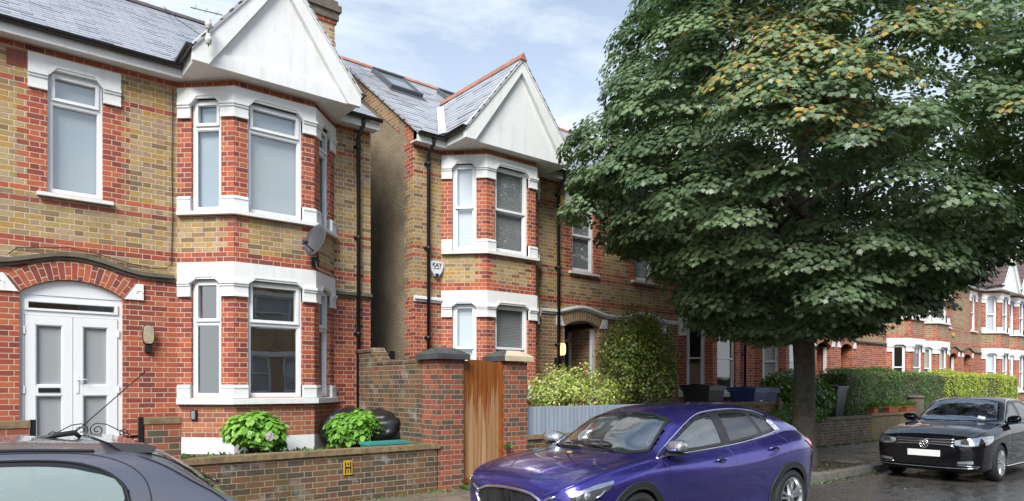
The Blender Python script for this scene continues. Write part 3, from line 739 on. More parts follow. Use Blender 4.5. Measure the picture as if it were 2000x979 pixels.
        for z0, z1 in ((.9, 1.45), (1.65, 2.55)):
            for x0, x1 in ((a + .2, acu - .06), (acu + .06, b - .2)): fc.box(dd, x0, x1, z0, z1, dep + .03, dep + .042)
        d_ = dd.build('door', M['doorg'] if door == 'porch' else M['upvc'], root, flip=FL)
        dn = MB(); dn.lathe([(0, 0), (.03, 0), (.035, -.03), (.02, -.05), (0, -.055)], 'y', (fc.P(b - .2, 1.55, dep + .03)), 12); dn.build('door_knob', M['chrome'], d_, flip=FL)
        fr = MB(); fc.box(fr, a, a + .06, .7, 3.0, dep, dep + .08); fc.box(fr, b - .06, b, .7, 3.0, dep, dep + .08); fc.box(fr, a, b, 2.75, 2.83, dep, dep + .08)
        # white storm frame standing just inside the arch on the far jamb
        fc.box(fr, b - .09, b - .002, .7, zs_ - .02, -.22, -.14)
        fr.build('door_frame', M['upvc'], root, flip=FL)
        g = MB(); g.face([fc.P(a, 2.83, dep + .03), fc.P(b, 2.83, dep + .03), fc.P(b, zc_, dep + .03), fc.P(a, zc_, dep + .03)]); fl_ = g.build('fanlight', M['glass'], root, flip=FL)
    # --- main roof
    rf = MB(); ey = -.28; t = .05; ov = .06
    xl, xr = (-ov if side_l else 0), (W + ov if side_r else W); D2 = 2 * yr - ey
    lo = [(xl, ey, eave - t), (xr, ey, eave - t), (xr, yr, zr - t), (xr, D2, eave - t), (xl, D2, eave - t), (xl, yr, zr - t)]
    rf.face([(xl, ey, eave), (xr, ey, eave), (xr, yr, zr), (xl, yr, zr)]); rf.face([(xl, yr, zr), (xr, yr, zr), (xr, D2, eave), (xl, D2, eave)])
    for x in (xl, xr):
        q = [(x, ey, eave - t), (x, yr, zr - t), (x, D2, eave - t), (x, D2, eave), (x, yr, zr), (x, ey, eave)]; rf.face(q if x == xl else q[::-1])
    rf.face([(xl, ey, eave - t), (xr, ey, eave - t), (xr, ey, eave), (xl, ey, eave)]); rf.face([(xl, ey, eave - t), (xl, yr, zr - t), (xr, yr, zr - t), (xr, ey, eave - t)])
    roof_o = rf.build('roof', M[roof], root, flip=FL)
    rg = MB(); n = int(W / .33)
    for i in range(n):
        x0 = xl + (xr - xl) * i / n; x1 = xl + (xr - xl) * (i + 1) / n
        rg.prism([(x0 + .004, yr - .11, zr - .055), (x0 + .004, yr, zr + .055), (x0 + .004, yr + .11, zr - .055)][::-1], [(x1, yr - .11, zr - .055), (x1, yr, zr + .05), (x1, yr + .11, zr - .055)][::-1])
    rg.build('ridge', M[ridge], roof_o, flip=FL, fixn=True)
    # --- gable over the bay
    xc = b0 + B / 2; hw = za_hw; yf = -.95; ze = 6.44; sl_ = (za - ze) / hw
    yR = ey + (za - eave) / rs; yE = ey + (ze - eave) / rs
    gr = MB(); eps = .012; tk = .045
    for sg in (-1, 1):
        A = (xc + sg * hw, yf - .03, ze + eps); Bp = (xc, yf - .03, za + eps); C = (xc, yR, za + eps); Dp = (xc + sg * hw, yE, ze + eps)
        f = [A, Bp, C, Dp]; gr.face(f if sg > 0 else f[::-1])
        lo_ = [(p[0], p[1], p[2] - tk) for p in f]
        gr.face((lo_ if sg < 0 else lo_[::-1])); e1 = [A, lo_[0], lo_[1], Bp]; gr.face(e1 if sg < 0 else e1[::-1]); e2 = [A, Dp, lo_[3], lo_[0]]; gr.face(e2 if sg < 0 else e2[::-1])
    gr_o = gr.build('gable_roof', M['slate2'] if roof != 'tile' else M['tile'], root, flip=FL, fixn=False)
    rg = MB(); n = 9
    for i in range(n):
        y0 = yf - .05 + (yR - yf) * i / n; y1 = yf - .05 + (yR - yf) * (i + 1) / n
        rg.prism([(xc - .09, y0, za - .07), (xc, y0, za + .075), (xc + .09, y0, za - .07)], [(xc - .09, y1 - .004, za - .07), (xc, y1 - .004, za + .07), (xc + .09, y1 - .004, za - .07)])
    rg.build('ridge', M[ridge], gr_o, flip=FL, fixn=True)
    gb = MB(); yp = yf + .08
    zb = 6.235
    tri = [(xc - hw + .02, yp, zb), (xc + hw - .02, yp, zb), (xc + hw - .02, yp, ze - .04), (xc, yp, za - .06), (xc - hw + .02, yp, ze - .04)]
    gb.face(tri); gb.face([(xc - hw + .02, 0, zb), (xc + hw - .02, 0, zb), (xc + hw - .02, yp, zb), (xc - hw + .02, yp, zb)][::-1])
    for sg in (-1, 1):
        q = [(xc + sg * (hw - .02), yp, zb), (xc + sg * (hw - .02), 0.0, zb), (xc + sg * (hw - .02), 0.0, ze + .2), (xc + sg * (hw - .02), yE, ze), (xc + sg * (hw - .02), yp, ze - .03)]; gb.face(q if sg > 0 else q[::-1])
    g_ = gb.build('gable', M[gable_col], root, flip=FL)
    wv = .30
    for sg in (-1, 1):
        bb = MB()
        P_ = lambda dx, z: (xc + sg * dx, z)
        q = [P_(hw + .01, ze - .0), P_(0, za + .0), P_(0, za - wv), P_(hw - wv / sl_ * .88, zb - .012), P_(hw + .01, zb - .012)]
        lo_ = [(x, yf, z) for x, z in q]; hi_ = [(x, yp + .0, z) for x, z in q]
        bb.prism(lo_, hi_)
        q = [P_(hw + .02, ze + .01), P_(0, za + .01), P_(0, za - .075), P_(hw + .02, ze - .075)]
        bb.prism([(x, yf - .025, z) for x, z in q], [(x, yf, z) for x, z in q])
        bb.build('bargeboard', M[gable_col], g_, flip=FL, fixn=True)
    if board: bb = MB(); bb.box(xc - hw + .1, xc + hw - .1, yp - .035, yp, zb - .008, zb + .20); bb.build('fascia_board', M[gable_col], g_, flip=FL, fixn=True)
    # --- eaves: fascia, soffit, gutters
    for x0, x1 in ((xl, xc - hw + .02), (xc + hw - .02, xr)):
        if x1 - x0 < .05: continue
        fa = MB(); fa.box(x0, x1, -.25, -.22, 6.21, 6.335); fa.box(x0, x1, -.22, .02, 6.235, 6.255)
        fa.build('fascia', M['white'], root, flip=FL)
    def gutter(p0, p1, side):
        gu = MB(); n = 7; A, B_ = Vector(p0), Vector(p1); t_ = (B_ - A).normalized(); s_ = Vector(side)
        prof_ = [(math.cos(math.pi * k / n) * .055, -math.sin(math.pi * k / n) * .055) for k in range(n + 1)]
        for k in range(n):
            q = []
            for (E_, kk) in ((A, k), (A, k + 1), (B_, k + 1), (B_, k)): q.append(E_ + s_ * prof_[kk][0] + Vector((0, 0, prof_[kk][1])))
            gu.face(q)
            q2 = [E_ - Vector((0, 0, 0)) for E_ in q]
        for E_ in (A, B_): gu.face([E_ + s_ * a_ + Vector((0, 0, b_)) for a_, b_ in prof_])
        gu.build('gutter', M['gutter'], root, flip=FL)
    for x0, x1 in ((xl, xc - hw), (xc + hw, xr)):
        if x1 - x0 > .1: gutter((x0, -.315, 6.375), (x1, -.315, 6.375), (0, 1, 0))
    for sg in (-1, 1): gutter((xc + sg * (hw + .05), yf - .03, 6.43), (xc + sg * (hw + .05), -.26, 6.40), (1, 0, 0))
    # valley flashing
    for sg in (-1, 1):
        vf = MB()
        x1_, y1_, z1_ = xc + sg * .25, ey + (za - .25 * sl_ - eave) / rs, za - .25 * sl_
        x0_, y0_, z0_ = xc + sg * (hw + .02), yE - .03, ze - .01; e = .022; wd = .11
        q = [(x0_ + sg * wd, y0_, z0_ + e), (x1_ + sg * wd, y1_, z1_ + e), (x1_ - sg * wd * .55, y1_, z1_ + wd * .55 * sl_ + e), (x0_ - sg * wd * .55, y0_, z0_ + wd * .55 * sl_ + e)]
        vf.face(q if sg < 0 else q[::-1])
        vf.build('valley_flashing', M['white'] if string == 'white' and not simple else M['lead'], roof_o, flip=FL)
    # downpipes
    for px_ in pipes:
        if px_ is None: continue
        dp = MB(); dp.tube([(px_, -.30, 6.36), (px_, -.24, 6.22), (px_, -.075, 6.06), (px_, -.075, .7)], .036, 10)
        for z in (5.9, 4.3, 2.6, 1.2): dp.lathe([(.037, -.03), (.046, -.03), (.046, .03), (.037, .03)], 'z', (px_, -.075, z), 10); dp.box(px_ - .06, px_ + .06, -.04, .0, z - .02, z + .02)
        dp.build('downpipe', M['gutter'], root, flip=FL)
    return root, F, FL

HG = 'bay fronted brick houses along the street'
h1, F1, FL1 = build_house('brick_house', 'nearest brick house with white double front door and clear grey upper windows', .02, 5.75, flip=True, group=HG, b0=.69, win=(4.17, 4.82), arch=(3.92, 5.13), asp=(2.93, 3.13), rs=.738, yr=2.77,
    za=8.06, string='stone', win_style='casement', bay_u=('glass', 'blindu'), bay_g=('glassr', None), door='double', uwin=('glass', 'blindu'), pipes=(.27, None), ridge='ridged', za_hw=1.27, board=True, gz=.6, side_r=None)
build_house('brick_house', 'brick house joined to the left of the one with the white double door', -5.73, 5.75, group=HG, b0=.69, win=(4.17, 4.82), arch=(3.92, 5.13), asp=(2.93, 3.13), rs=.738, yr=2.77,
    za=8.06, string='stone', win_style='casement', bay_u=('glass', 'blindu'), bay_g=('glassr', None), uwin=('glass', 'blindu'), pipes=(.27, None), ridge='ridged', za_hw=1.27, gz=.6, side_r=None)
h2, F2, FL2 = build_house('brick_house', 'brick house with skylights, white blinds and roughcast side wall beside the passage', 6.66, 5.56, b0=.62, win=(4.15, 4.85), arch=(3.91, 5.02), pipes=(.29, 3.66), group=HG, gf_brick='brn', bay_u=('glass', 'blindw', 'blindg'), bay_g=('glass', 'blindw', 'blindg'), roof='slate2', side_r=None)
h3, F3, FL3 = build_house('brick_house', 'brick house behind the tall yellow green shrub and black wheelie bin', 12.22, 5.75, flip=True, group=HG, gf_brick='brn', bay_u=('glass', 'curtain'), bay_g=('glass', None), uwin=('glass', 'curtain'), side_r='brn', side_l=None, pipes=(None, .30), roof='slate2')
far = [('brick house mostly hidden by the maple trunk, net curtains in its bay', 17.97, 5.48, False, dict(b0=.33, win=(3.6, 4.2), arch=(4.05, 5.0), bay_g=('glass', 'curtain'))),
       ('brick house behind the clipped dark green hedge', 23.45, 6.45, True, dict(b0=.04, win=(4.1, 4.8), arch=(5.35, 6.2), bay_g=('glass', None))),
       ('brick house with cream curtains behind the meeting of the two hedges', 29.90, 5.25, False, dict(b0=.04, win=(3.3, 3.9), arch=(3.9, 4.85), bay_g=('glass', 'cream'))),
       ('distant brick house with yellow alarm box, white blinds and gable showing past the tree', 35.15, 5.25, True, dict(b0=.04, win=(3.3, 3.9), arch=(3.9, 4.85), bay_g=('glass', 'blindw'))),
       ('farthest brick house at the right edge with a brown tiled roof', 40.40, 5.25, False, dict(b0=.04, win=(3.3, 3.9), arch=(3.9, 4.85), bay_g=('glass', 'blindw')))]
for lab, X0, W, fl, kw in far:
    build_house('brick_house', lab, X0, W, flip=fl, group=HG, uf='brn', string='stone', roof='tile', side_l='brn', side_r='brn', simple=True, ridge='ridged', door='porch' if fl else 'white', uwin=('glass', 'curtain'),
                bay_u=('glass', 'curtain'), pipes=(None, None), **kw)
# ------------------------------------------------------------------ foliage
MAPLE = np.array([(0, 0), (.22, -.02), (.46, .10), (.30, .24), (.66, .46), (.34, .50), (.30, .72), (.13, .70), (0, 1.02), (-.13, .70), (-.30, .72), (-.34, .50), (-.66, .46), (-.30, .24), (-.46, .10), (-.22, -.02)])
OVATE = np.array([(0, 0), (.24, .14), (.38, .40), (.30, .70), (0, 1.05), (-.30, .70), (-.38, .40), (-.24, .14)])
SMALL = np.array([(0, 0), (.28, .35), (.22, .75), (0, 1), (-.22, .75), (-.28, .35)])
BLADE = np.array([(-.05, 0), (.05, 0), (.04, .6), (0, 1), (-.04, .6)])
def norm(a): return a / np.maximum(1e-9, np.linalg.norm(a, axis=-1, keepdims=True))
def leaves_mesh(name, mat, pos, nrm, tip, size, tone, shape, parent=None, loc=(0, 0, 0), fold=.18, mats=None, mi=None):
    """one mesh of real leaf-shaped faces; a tone per leaf picks its colour"""
    pos = np.asarray(pos) - np.asarray(loc); nrm = norm(np.asarray(nrm)); tip = np.asarray(tip)
    T = norm(tip - nrm * (tip * nrm).sum(1, keepdims=True)); Bv = np.cross(nrm, T); k = len(shape); N = len(pos)
    sx = shape[:, 0][None, :, None]; sy = (shape[:, 1])[None, :, None]; s_ = np.asarray(size)[:, None, None]
    droop = -(sy ** 2) * .22 + np.abs(sx) * fold * -1.0
    V = pos[:, None, :] + s_ * (Bv[:, None, :] * sx + T[:, None, :] * sy + nrm[:, None, :] * droop)
    me = bpy.data.meshes.new(name); me.vertices.add(N * k); me.vertices.foreach_set('co', V.reshape(-1).astype(np.float32))
    me.loops.add(N * k); me.loops.foreach_set('vertex_index', np.arange(N * k, dtype=np.int32))
    me.polygons.add(N); me.polygons.foreach_set('loop_start', np.arange(0, N * k, k, dtype=np.int32)); me.polygons.foreach_set('loop_total', np.full(N, k, dtype=np.int32))
    for m in (mats or [mat]): me.materials.append(m)
    if mi is not None: me.polygons.foreach_set('material_index', np.asarray(mi, dtype=np.int32))
    me.update(calc_edges=True)
    at = me.attributes.new('tone', 'FLOAT', 'FACE'); at.data.foreach_set('value', np.asarray(tone, dtype=np.float32))
    o = bpy.data.objects.new(name, me); sc.collection.objects.link(o)
    if parent is not None: o.parent = parent
    return o
def rdir(n):
    v = rng.normal(size=(n, 3)); return norm(v)

# ---- the street maple
TX, TY = 12.85, 6.75
tree = thing('maple_tree', 'large round crowned maple with a few yellow leaves growing from the pavement', 'tree', (TX, TY, .12))
zt_ = [2.5, 2.9, 3.3, 3.8, 4.2, 4.6, 5.0, 6.0, 7.0, 8.0, 8.6, 9.6, 10.3, 10.9]
Rt_ = [1.0, 1.9, 2.5, 2.9, 3.4, 4.1, 4.40, 4.35, 4.1, 3.6, 3.15, 2.3, 1.5, .3]
def crown_r(z, az):
    r = np.interp(z, zt_, Rt_)
    # bumps
    return r * (1 + .07 * np.sin(3 * az + z * 1.3) + .05 * np.sin(5 * az - z * 2.1 + 1) + .03 * np.sin(9 * az + z * 3.7))
def clump(c, out, rc, n, amber=0.0, sq=.55):
    d = rdir(n); d[:, 2] = np.abs(d[:, 2]) * 1.0 - .12
    d = norm(d + out[None, :] * .9)
    rad = rc * (rng.uniform(.72, 1.0, n))[:, None]
    p = c[None, :] + d * rad * np.array([1, 1, sq]) + np.array([0, 0, 1]) * (.16 * rc)
    # leaves hang outward and down like shingles
    p[:, 2] -= (np.linalg.norm((p - c)[:, :2], axis=1) ** 2) * .30 / rc
    nr = norm(d * .85 + np.array([0, 0, .75]) + out[None, :] * .25 + rng.normal(size=(n, 3)) * .22)
    tp = norm(d * np.array([1, 1, .2]) + np.array([0, 0, -.75]) + rng.normal(size=(n, 3)) * .35)
    return p, nr, tp
P_, N_, T_, S_, TO_, MI_ = [], [], [], [], [], []
def add_clump(c, out, rc, n, amber=0, light=0.0, size=(.062, .098)):
    p, nr, tp = clump(c, out, rc, n); 
    ok = (p[:, 1] < 10.25) & (p[:, 2] > zmin(p[:, 0], p[:, 1]) - .28 - .22 * rng.random(n) + .16 * np.sin(p[:, 0] * 5) * np.sin(p[:, 1] * 4))
    p, nr, tp = p[ok], nr[ok], tp[ok]; n = len(p)
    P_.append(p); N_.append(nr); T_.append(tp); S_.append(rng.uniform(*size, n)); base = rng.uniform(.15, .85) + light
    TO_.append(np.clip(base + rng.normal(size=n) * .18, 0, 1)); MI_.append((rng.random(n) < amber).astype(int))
amb_c = np.array([9.7, 4.7, 6.9])
nclump = 0
ZQ = ([-5.2, -3.0, -2.7, -2.2, 0, .8, 1.3, 1.9, 3.2, 4.3, 5.2], [4.25, 4.15, 3.5, 2.75, 2.65, 2.75, 3.05, 3.5, 4.25, 4.75, 5.0])
def zmin(x, y): return np.interp((x - TX) * .776 - (y - TY) * .631, *ZQ)
for layer, cnt, f0, f1, nl in (('outer', 620, .90, 1.0, 185), ('mid', 290, .66, .86, 130), ('in', 130, .40, .62, 100)):
    for i in range(cnt):
        for _ in range(50):
            z = rng.uniform(2.6, 10.7); 
            if rng.random() < np.interp(z, zt_, Rt_) / 5.2 + (.1 if layer == 'outer' else 0): break
        az = rng.uniform(0, 2 * math.pi); r = crown_r(z, az) * rng.uniform(f0, f1)
        dx, dy = math.cos(az), math.sin(az)
        ry = .80 if dy > 0 else 1.0
        c = np.array([TX + dx * r, TY + dy * r * ry, z]) + rng.normal(size=3) * .08
        if c[2] < zmin(c[0], c[1]): c[2] = zmin(c[0], c[1]) + rng.uniform(0, .4)
        if c[1] > 9.75: c[1] = 9.75 - rng.uniform(0, .5)
        dz = (z - 5.4) / 5.0; out = norm(np.array([dx, dy, .55 * max(dz, -.2)]))
        rc = rng.uniform(.42, .85) if layer == 'outer' else rng.uniform(.5, .8)
        da = np.linalg.norm(c - amb_c); amber = 0
        if da < 1.9: amber = .65 * (rng.random() < .7) * (1 - da / 2.4); nl_ = int(nl * .9)
        else: nl_ = nl
        if rng.random() < .02: amber = .2
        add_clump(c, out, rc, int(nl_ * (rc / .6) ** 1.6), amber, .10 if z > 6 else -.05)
# cap of the crown
for i in range(40):
    a = rng.uniform(0, 2 * math.pi); r = rng.uniform(0, 2.2); add_clump(np.array([TX + r * math.cos(a), TY + r * math.sin(a), 10.5 - r * .5]), np.array([0, 0, 1.0]), .8, 170)
# hanging fringe round the underside
for i in range(130):
    az = rng.uniform(0, 2 * math.pi); z = rng.uniform(2.45, 4.3); r = crown_r(z, az) * rng.uniform(.3, 1.0)
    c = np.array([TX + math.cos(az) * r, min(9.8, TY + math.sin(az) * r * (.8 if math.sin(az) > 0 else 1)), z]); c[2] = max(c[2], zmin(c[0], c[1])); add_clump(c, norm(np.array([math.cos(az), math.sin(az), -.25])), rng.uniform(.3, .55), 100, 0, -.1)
P_, N_, T_, S_, TO_, MI_ = (np.concatenate(a) for a in (P_, N_, T_, S_, TO_, MI_))
print('maple leaves', len(P_))
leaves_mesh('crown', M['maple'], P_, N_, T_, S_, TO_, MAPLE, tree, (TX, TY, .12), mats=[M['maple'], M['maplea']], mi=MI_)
tk = MB()
tk.tube([(0, 0, -.05), (.0, 0, .10), (-.01, 0, .35), (-.02, .0, 1.0), (0.02, 0, 1.8), (-.03, 0, 2.5), (-.06, .02, 3.4), (0, 0, 4.6), (.05, .05, 6.0), (0, 0, 7.6), (0, 0, 9.6)], .2, 16, rs=[.34, .27, .225, .205, .195, .20, .165, .13, .10, .065, .02])
tk.build('trunk', M['bark'], tree)
for i in range(11):
    az = i * 2.4 + .3; z0 = 2.35 + .28 * i; L_ = 4.0 - .18 * i; el = .55 + .05 * i; b = MB(); pts = []; rs = []
    for k in range(7):
        t = k / 6; pts.append((math.cos(az + .25 * math.sin(2 * t + i)) * L_ * t, math.sin(az + .25 * math.sin(2 * t + i)) * L_ * t * .85, z0 - .12 + L_ * math.sin(el) * (t ** .85) * .75 + .1 * math.sin(5 * t + i))); rs.append(.105 * (1 - t) ** .8 * (1 - i * .03) + .012)
    b.tube(pts, .1, 8, rs=rs)
    for j in (2, 3, 4, 5):
        p = Vector(pts[j]); a2 = az + (1 if j % 2 else -1) * .9; q = p + Vector((math.cos(a2), math.sin(a2), .5)) * (1.3 - .12 * j); b.tube([p, (p + q) / 2 + Vector((0, 0, .1)), q], .02, 5, rs=[.035, .022, .008])
    b.build('limb', M['bark'], tree)
# tree pit with litter
pit = MB(); pit.face([(TX - .75, 6.12, .126), (TX + 1.15, 6.12, .126), (TX + 1.15, 7.35, .126), (TX - .75, 7.35, .126)]); struct(pit.build('tree_pit', M['soil']))
n = 500; p = np.stack([rng.uniform(TX - .8, TX + 1.5, n), rng.uniform(6.05, 7.5, n), rng.uniform(.13, .15, n)], 1)
p2 = np.stack([rng.uniform(6, 22, 700), rng.uniform(5.55, 5.93, 700) - rng.exponential(.12, 700), np.full(700, .008)], 1); p3 = np.stack([rng.uniform(8, 24, 260), rng.uniform(6.0, 8.4, 260), np.full(260, .13)], 1)
p4 = np.stack([rng.uniform(2, 18, 420), rng.uniform(1.2, 5.6, 420), np.full(420, .008)], 1)
p = np.vstack([p, p2, p3, p4]); n = len(p)
M['litter'] = leaf_mat('fallen_leaf', [(.06, .045, .025), (.14, .10, .04), (.10, .13, .04), (.24, .20, .09), (.20, .13, .06)], .5, .1)
lt = leaves_mesh('leaf_litter', M['litter'], p, rng.normal(size=(n, 3)) * .18 + np.array([0, 0, 1]), rng.normal(size=(n, 3)), rng.uniform(.025, .065, n), rng.random(n), SMALL, None, (0, 0, 0), fold=.05); tag(lt, kind='stuff')

def bush(name, label, cat, c, rad, n, size, mat, shape=SMALL, clumps=40, group=None, up=.5, droop=.2, stem=True, tone=(.5, .25), flat_bottom=True, fold=.15, extra=None, core=None):
    root = thing(name, label, cat, (c[0], c[1], c[2] - rad[2]), 0, group)
    P_, N_, T_ = [], [], []; c = np.array(c, float); rad = np.array(rad, float); TN = []
    cl = rdir(clumps); cl[:, 2] = np.where(cl[:, 2] < -.5, -cl[:, 2] * .5, cl[:, 2]); cr_ = rng.uniform(.62, 1.0, clumps)
    for i in range(clumps):
        m = n // clumps; cc = c + cl[i] * rad * cr_[i] * .82; d = norm(rdir(m) + cl[i] * .8)
        pr = cc + d * rad * rng.uniform(.16, .34, m)[:, None]
        P_.append(pr); N_.append(norm(d + np.array([0, 0, up]) + rng.normal(size=(m, 3)) * .3)); T_.append(norm(d * np.array([1, 1, .3]) + np.array([0, 0, -droop]) + rng.normal(size=(m, 3)) * .45)); TN.append(np.clip(rng.normal(tone[0] + rng.normal() * .14, tone[1], m) + .12 * cl[i][2], 0, 1))
    P_ = np.concatenate(P_); N_ = np.concatenate(N_); T_ = np.concatenate(T_); TN = np.concatenate(TN); ok = P_[:, 2] > c[2] - rad[2]
    P_, N_, T_, TN = P_[ok], N_[ok], T_[ok], TN[ok]
    loc = (c[0], c[1], c[2] - rad[2])
    leaves_mesh('foliage', M[mat], P_, N_, T_, rng.uniform(size * .7, size * 1.25, len(P_)), TN, shape, root, loc, fold)
    if stem:
        s = MB()
        for k in range(9):
            a = k * 2.4; e_ = Vector((math.cos(a) * rad[0] * .6, math.sin(a) * rad[1] * .6, rad[2] * (1.2 + .3 * math.sin(k)))); s.tube([(math.cos(a) * .04, math.sin(a) * .04, 0), e_ * .5 + Vector((0, 0, .1)), e_], .012, 5, rs=[.014, .01, .005])
        s.build('stem', M['twig'], root)
    return root
bush('hydrangea', 'bright green hydrangea with one white flower head below the bay window', 'shrub', (3.33, 10.0, .98), (.46, .40, .35), 2100, .095, 'hydr', OVATE, 60, 'hydrangeas in the front garden', up=.9, droop=.3)
bush('hydrangea', 'smaller bright green hydrangea in front of the black bin bags', 'shrub', (4.86, 9.86, .96), (.46, .40, .34), 1900, .105, 'hydr', OVATE, 50, 'hydrangeas in the front garden', up=.9, droop=.3)
fh = MB(); 
for i in range(60):
    d = rdir(1)[0]; p = Vector((3.42, 9.60, .93)) + Vector(d) * .055; fh.face([p + Vector((.016, 0, .0)), p + Vector((0, .0, .016)), p + Vector((-.016, 0, 0)), p + Vector((0, 0, -.016))])
fo = fh.build('flower_head', plain('white_petals', (.62, .55, .55), .6), [x for x in bpy.data.objects if x.name == 'hydrangea'][0]); fo.location = (-3.33, -10.0, -.60)
bush('variegated_shrub', 'pale yellow green variegated shrub leaning over the blue grey fence', 'shrub', (8.95, 9.15, 1.42), (1.15, .55, .70), 5200, .055, 'vari', SMALL, 90, tone=(.55, .3), up=.4)
bush('tall_shrub', 'tall yellow tipped shrub between the dark porch and the next bay', 'shrub', (11.45, 9.75, 2.0), (1.10, .75, 1.38), 11000, .06, 'shrubd', SMALL, 150, tone=(.42, .28), up=.4)
bush('laurel_shrub', 'glossy green shrub behind the maple trunk', 'shrub', (17.1, 9.2, 1.35), (1.7, .55, .75), 6500, .085, 'shrubm', OVATE, 110, up=.6)
bush('trailing_shrub', 'low ferny green plant spilling over the stone wall by the tree', 'shrub', (15.7, 8.50, .90), (1.6, .35, .32), 5200, .05, 'shrubm', SMALL, 80, tone=(.8, .2), up=.5)
def hedge(name, label, x0, x1, y0, y1, z0, z1, mat, n, size, tone=.5):
    root = thing(name, label, 'hedge', (x0, (y0 + y1) / 2, z0), 0, 'clipped hedges')
    P_, N_ = [], []
    A = [((x1 - x0) * (z1 - z0), 'f'), ((x1 - x0) * (y1 - y0), 't'), ((y1 - y0) * (z1 - z0), 'l'), ((y1 - y0) * (z1 - z0), 'r'), ((x1 - x0) * (z1 - z0) * .3, 'b')]; tot = sum(a for a, _ in A)
    for a, k in A:
        m = int(n * a / tot); u, v = rng.random(m), rng.random(m); dp = rng.exponential(.03, m)
        x = x0 + u * (x1 - x0); wob = .07 * np.sin(x * 2.3) + .07 * np.sin(x * .9 + 1) + .045 * np.sin(x * 6.1); en = np.clip((.55 - np.minimum(x - x0, x1 - x)) / .55, 0, 1) ** 2 * .28; wob = wob - en
        if k == 'f': p = np.stack([x, y0 + dp - wob * .5, z0 + v * (z1 - z0 - en)], 1); nn = (0, -1, .2)
        elif k == 'b': p = np.stack([x, y1 - dp, z0 + v * (z1 - z0)], 1); nn = (0, 1, .2)
        elif k == 't': p = np.stack([x, y0 + v * (y1 - y0), z1 - dp + wob], 1); nn = (0, 0, 1)
        else:
            p = np.stack([(x0 + dp) if k == 'l' else (x1 - dp), y0 + u * (y1 - y0), z0 + v * (z1 - z0)], 1); nn = (-1 if k == 'l' else 1, 0, .2)
        # round the shoulders
        e = np.clip((p[:, 2] - (z1 - .22)) / .22, 0, 1); p[:, 1] += np.where(np.abs(p[:, 1] - y0) < .2, e ** 2 * .14, 0)
        p += rng.normal(size=p.shape) * .035
        P_.append(p); N_.append(np.tile(nn, (m, 1)) + rng.normal(size=(m, 3)) * .55)
    P_ = np.concatenate(P_); N_ = np.concatenate(N_); m = len(P_)
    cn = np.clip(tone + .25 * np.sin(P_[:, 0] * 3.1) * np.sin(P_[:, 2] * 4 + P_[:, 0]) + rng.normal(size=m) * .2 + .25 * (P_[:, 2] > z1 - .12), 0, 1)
    leaves_mesh('foliage', M[mat], P_, norm(N_), rng.normal(size=(m, 3)) + np.array([0, 0, .4]), rng.uniform(size * .7, size * 1.3, m), cn, SMALL, root, (x0, (y0 + y1) / 2, z0))
    w_ = (y1 - y0) / 2; c = MB(); c.box(.06, x1 - x0 - .06, -w_ + .07, w_ - .07, 0, z1 - z0 - .09); c.build('branches', M['twig'], root)
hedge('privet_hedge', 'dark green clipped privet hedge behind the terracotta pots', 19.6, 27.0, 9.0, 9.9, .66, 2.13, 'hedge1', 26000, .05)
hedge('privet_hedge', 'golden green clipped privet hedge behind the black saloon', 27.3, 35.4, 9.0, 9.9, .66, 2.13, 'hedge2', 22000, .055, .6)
# moss and weeds along wall feet
def tuft(x0, x1, y0, y1, z, n, h, nm, mat='shrubm'):
    p = np.stack([rng.uniform(x0, x1, n), rng.uniform(y0, y1, n), np.full(n, z)], 1); tp = rng.normal(size=(n, 3)) * .5 + np.array([0, 0, 1]); o = leaves_mesh(nm, M[mat], p, rng.normal(size=(n, 3)), tp, rng.uniform(h * .5, h, n), rng.random(n), SMALL, None, (0, 0, 0)); tag(o, kind='stuff'); return o
tuft(3.0, 8.0, 8.36, 8.47, .12, 260, .05, 'weeds'); tuft(5.9, 6.05, 8.28, 8.42, .12, 60, .10, 'weeds'); tuft(16, 23, 8.44, 8.54, .12, 420, .07, 'weeds'); tuft(8.6, 14, 5.72, 5.88, 0.0, 260, .05, 'weeds')
tuft(6.68, 6.78, 8.36, 8.42, .70, 50, .07, 'weeds'); tuft(2.4, 5.3, 9.2, 10.4, .66, 700, .09, 'weeds')
# ------------------------------------------------------------------ ground, road, kerbs
g = MB(); g.face([(-300, -300, -.01), (400, -300, -.01), (400, 400, -.01), (-300, 400, -.01)]); struct(g.build('ground', M['earth']))
g = MB(); g.face([(-60, -3.4, 0), (140, -3.4, 0), (140, 5.86, 0), (-60, 5.86, 0)]); struct(g.build('road', M['asphalt']))
g = MB(); g.box(-60, 140, 6.01, 8.50, -.02, .12); struct(g.build('pavement', M['paving']))
g = MB(); g.box(-60, 140, -6.0, -3.55, -.02, .12); struct(g.build('pavement', M['paving']))
g = MB()
for i in range(-20, 90):
    x0 = i * .92; g.box(x0 + .004, x0 + .916, 5.86, 6.008, -.02, .124 + random.uniform(-.003, .003))
struct(g.build('kerb', M['kerb'], bevel=.012))
g = MB(); g.box(-20, 90, 8.66, 11.1, 0, .655); g.box(-20, 90, 11.1, 12.2, 0, .60); struct(g.build('front_garden', M['earth']))
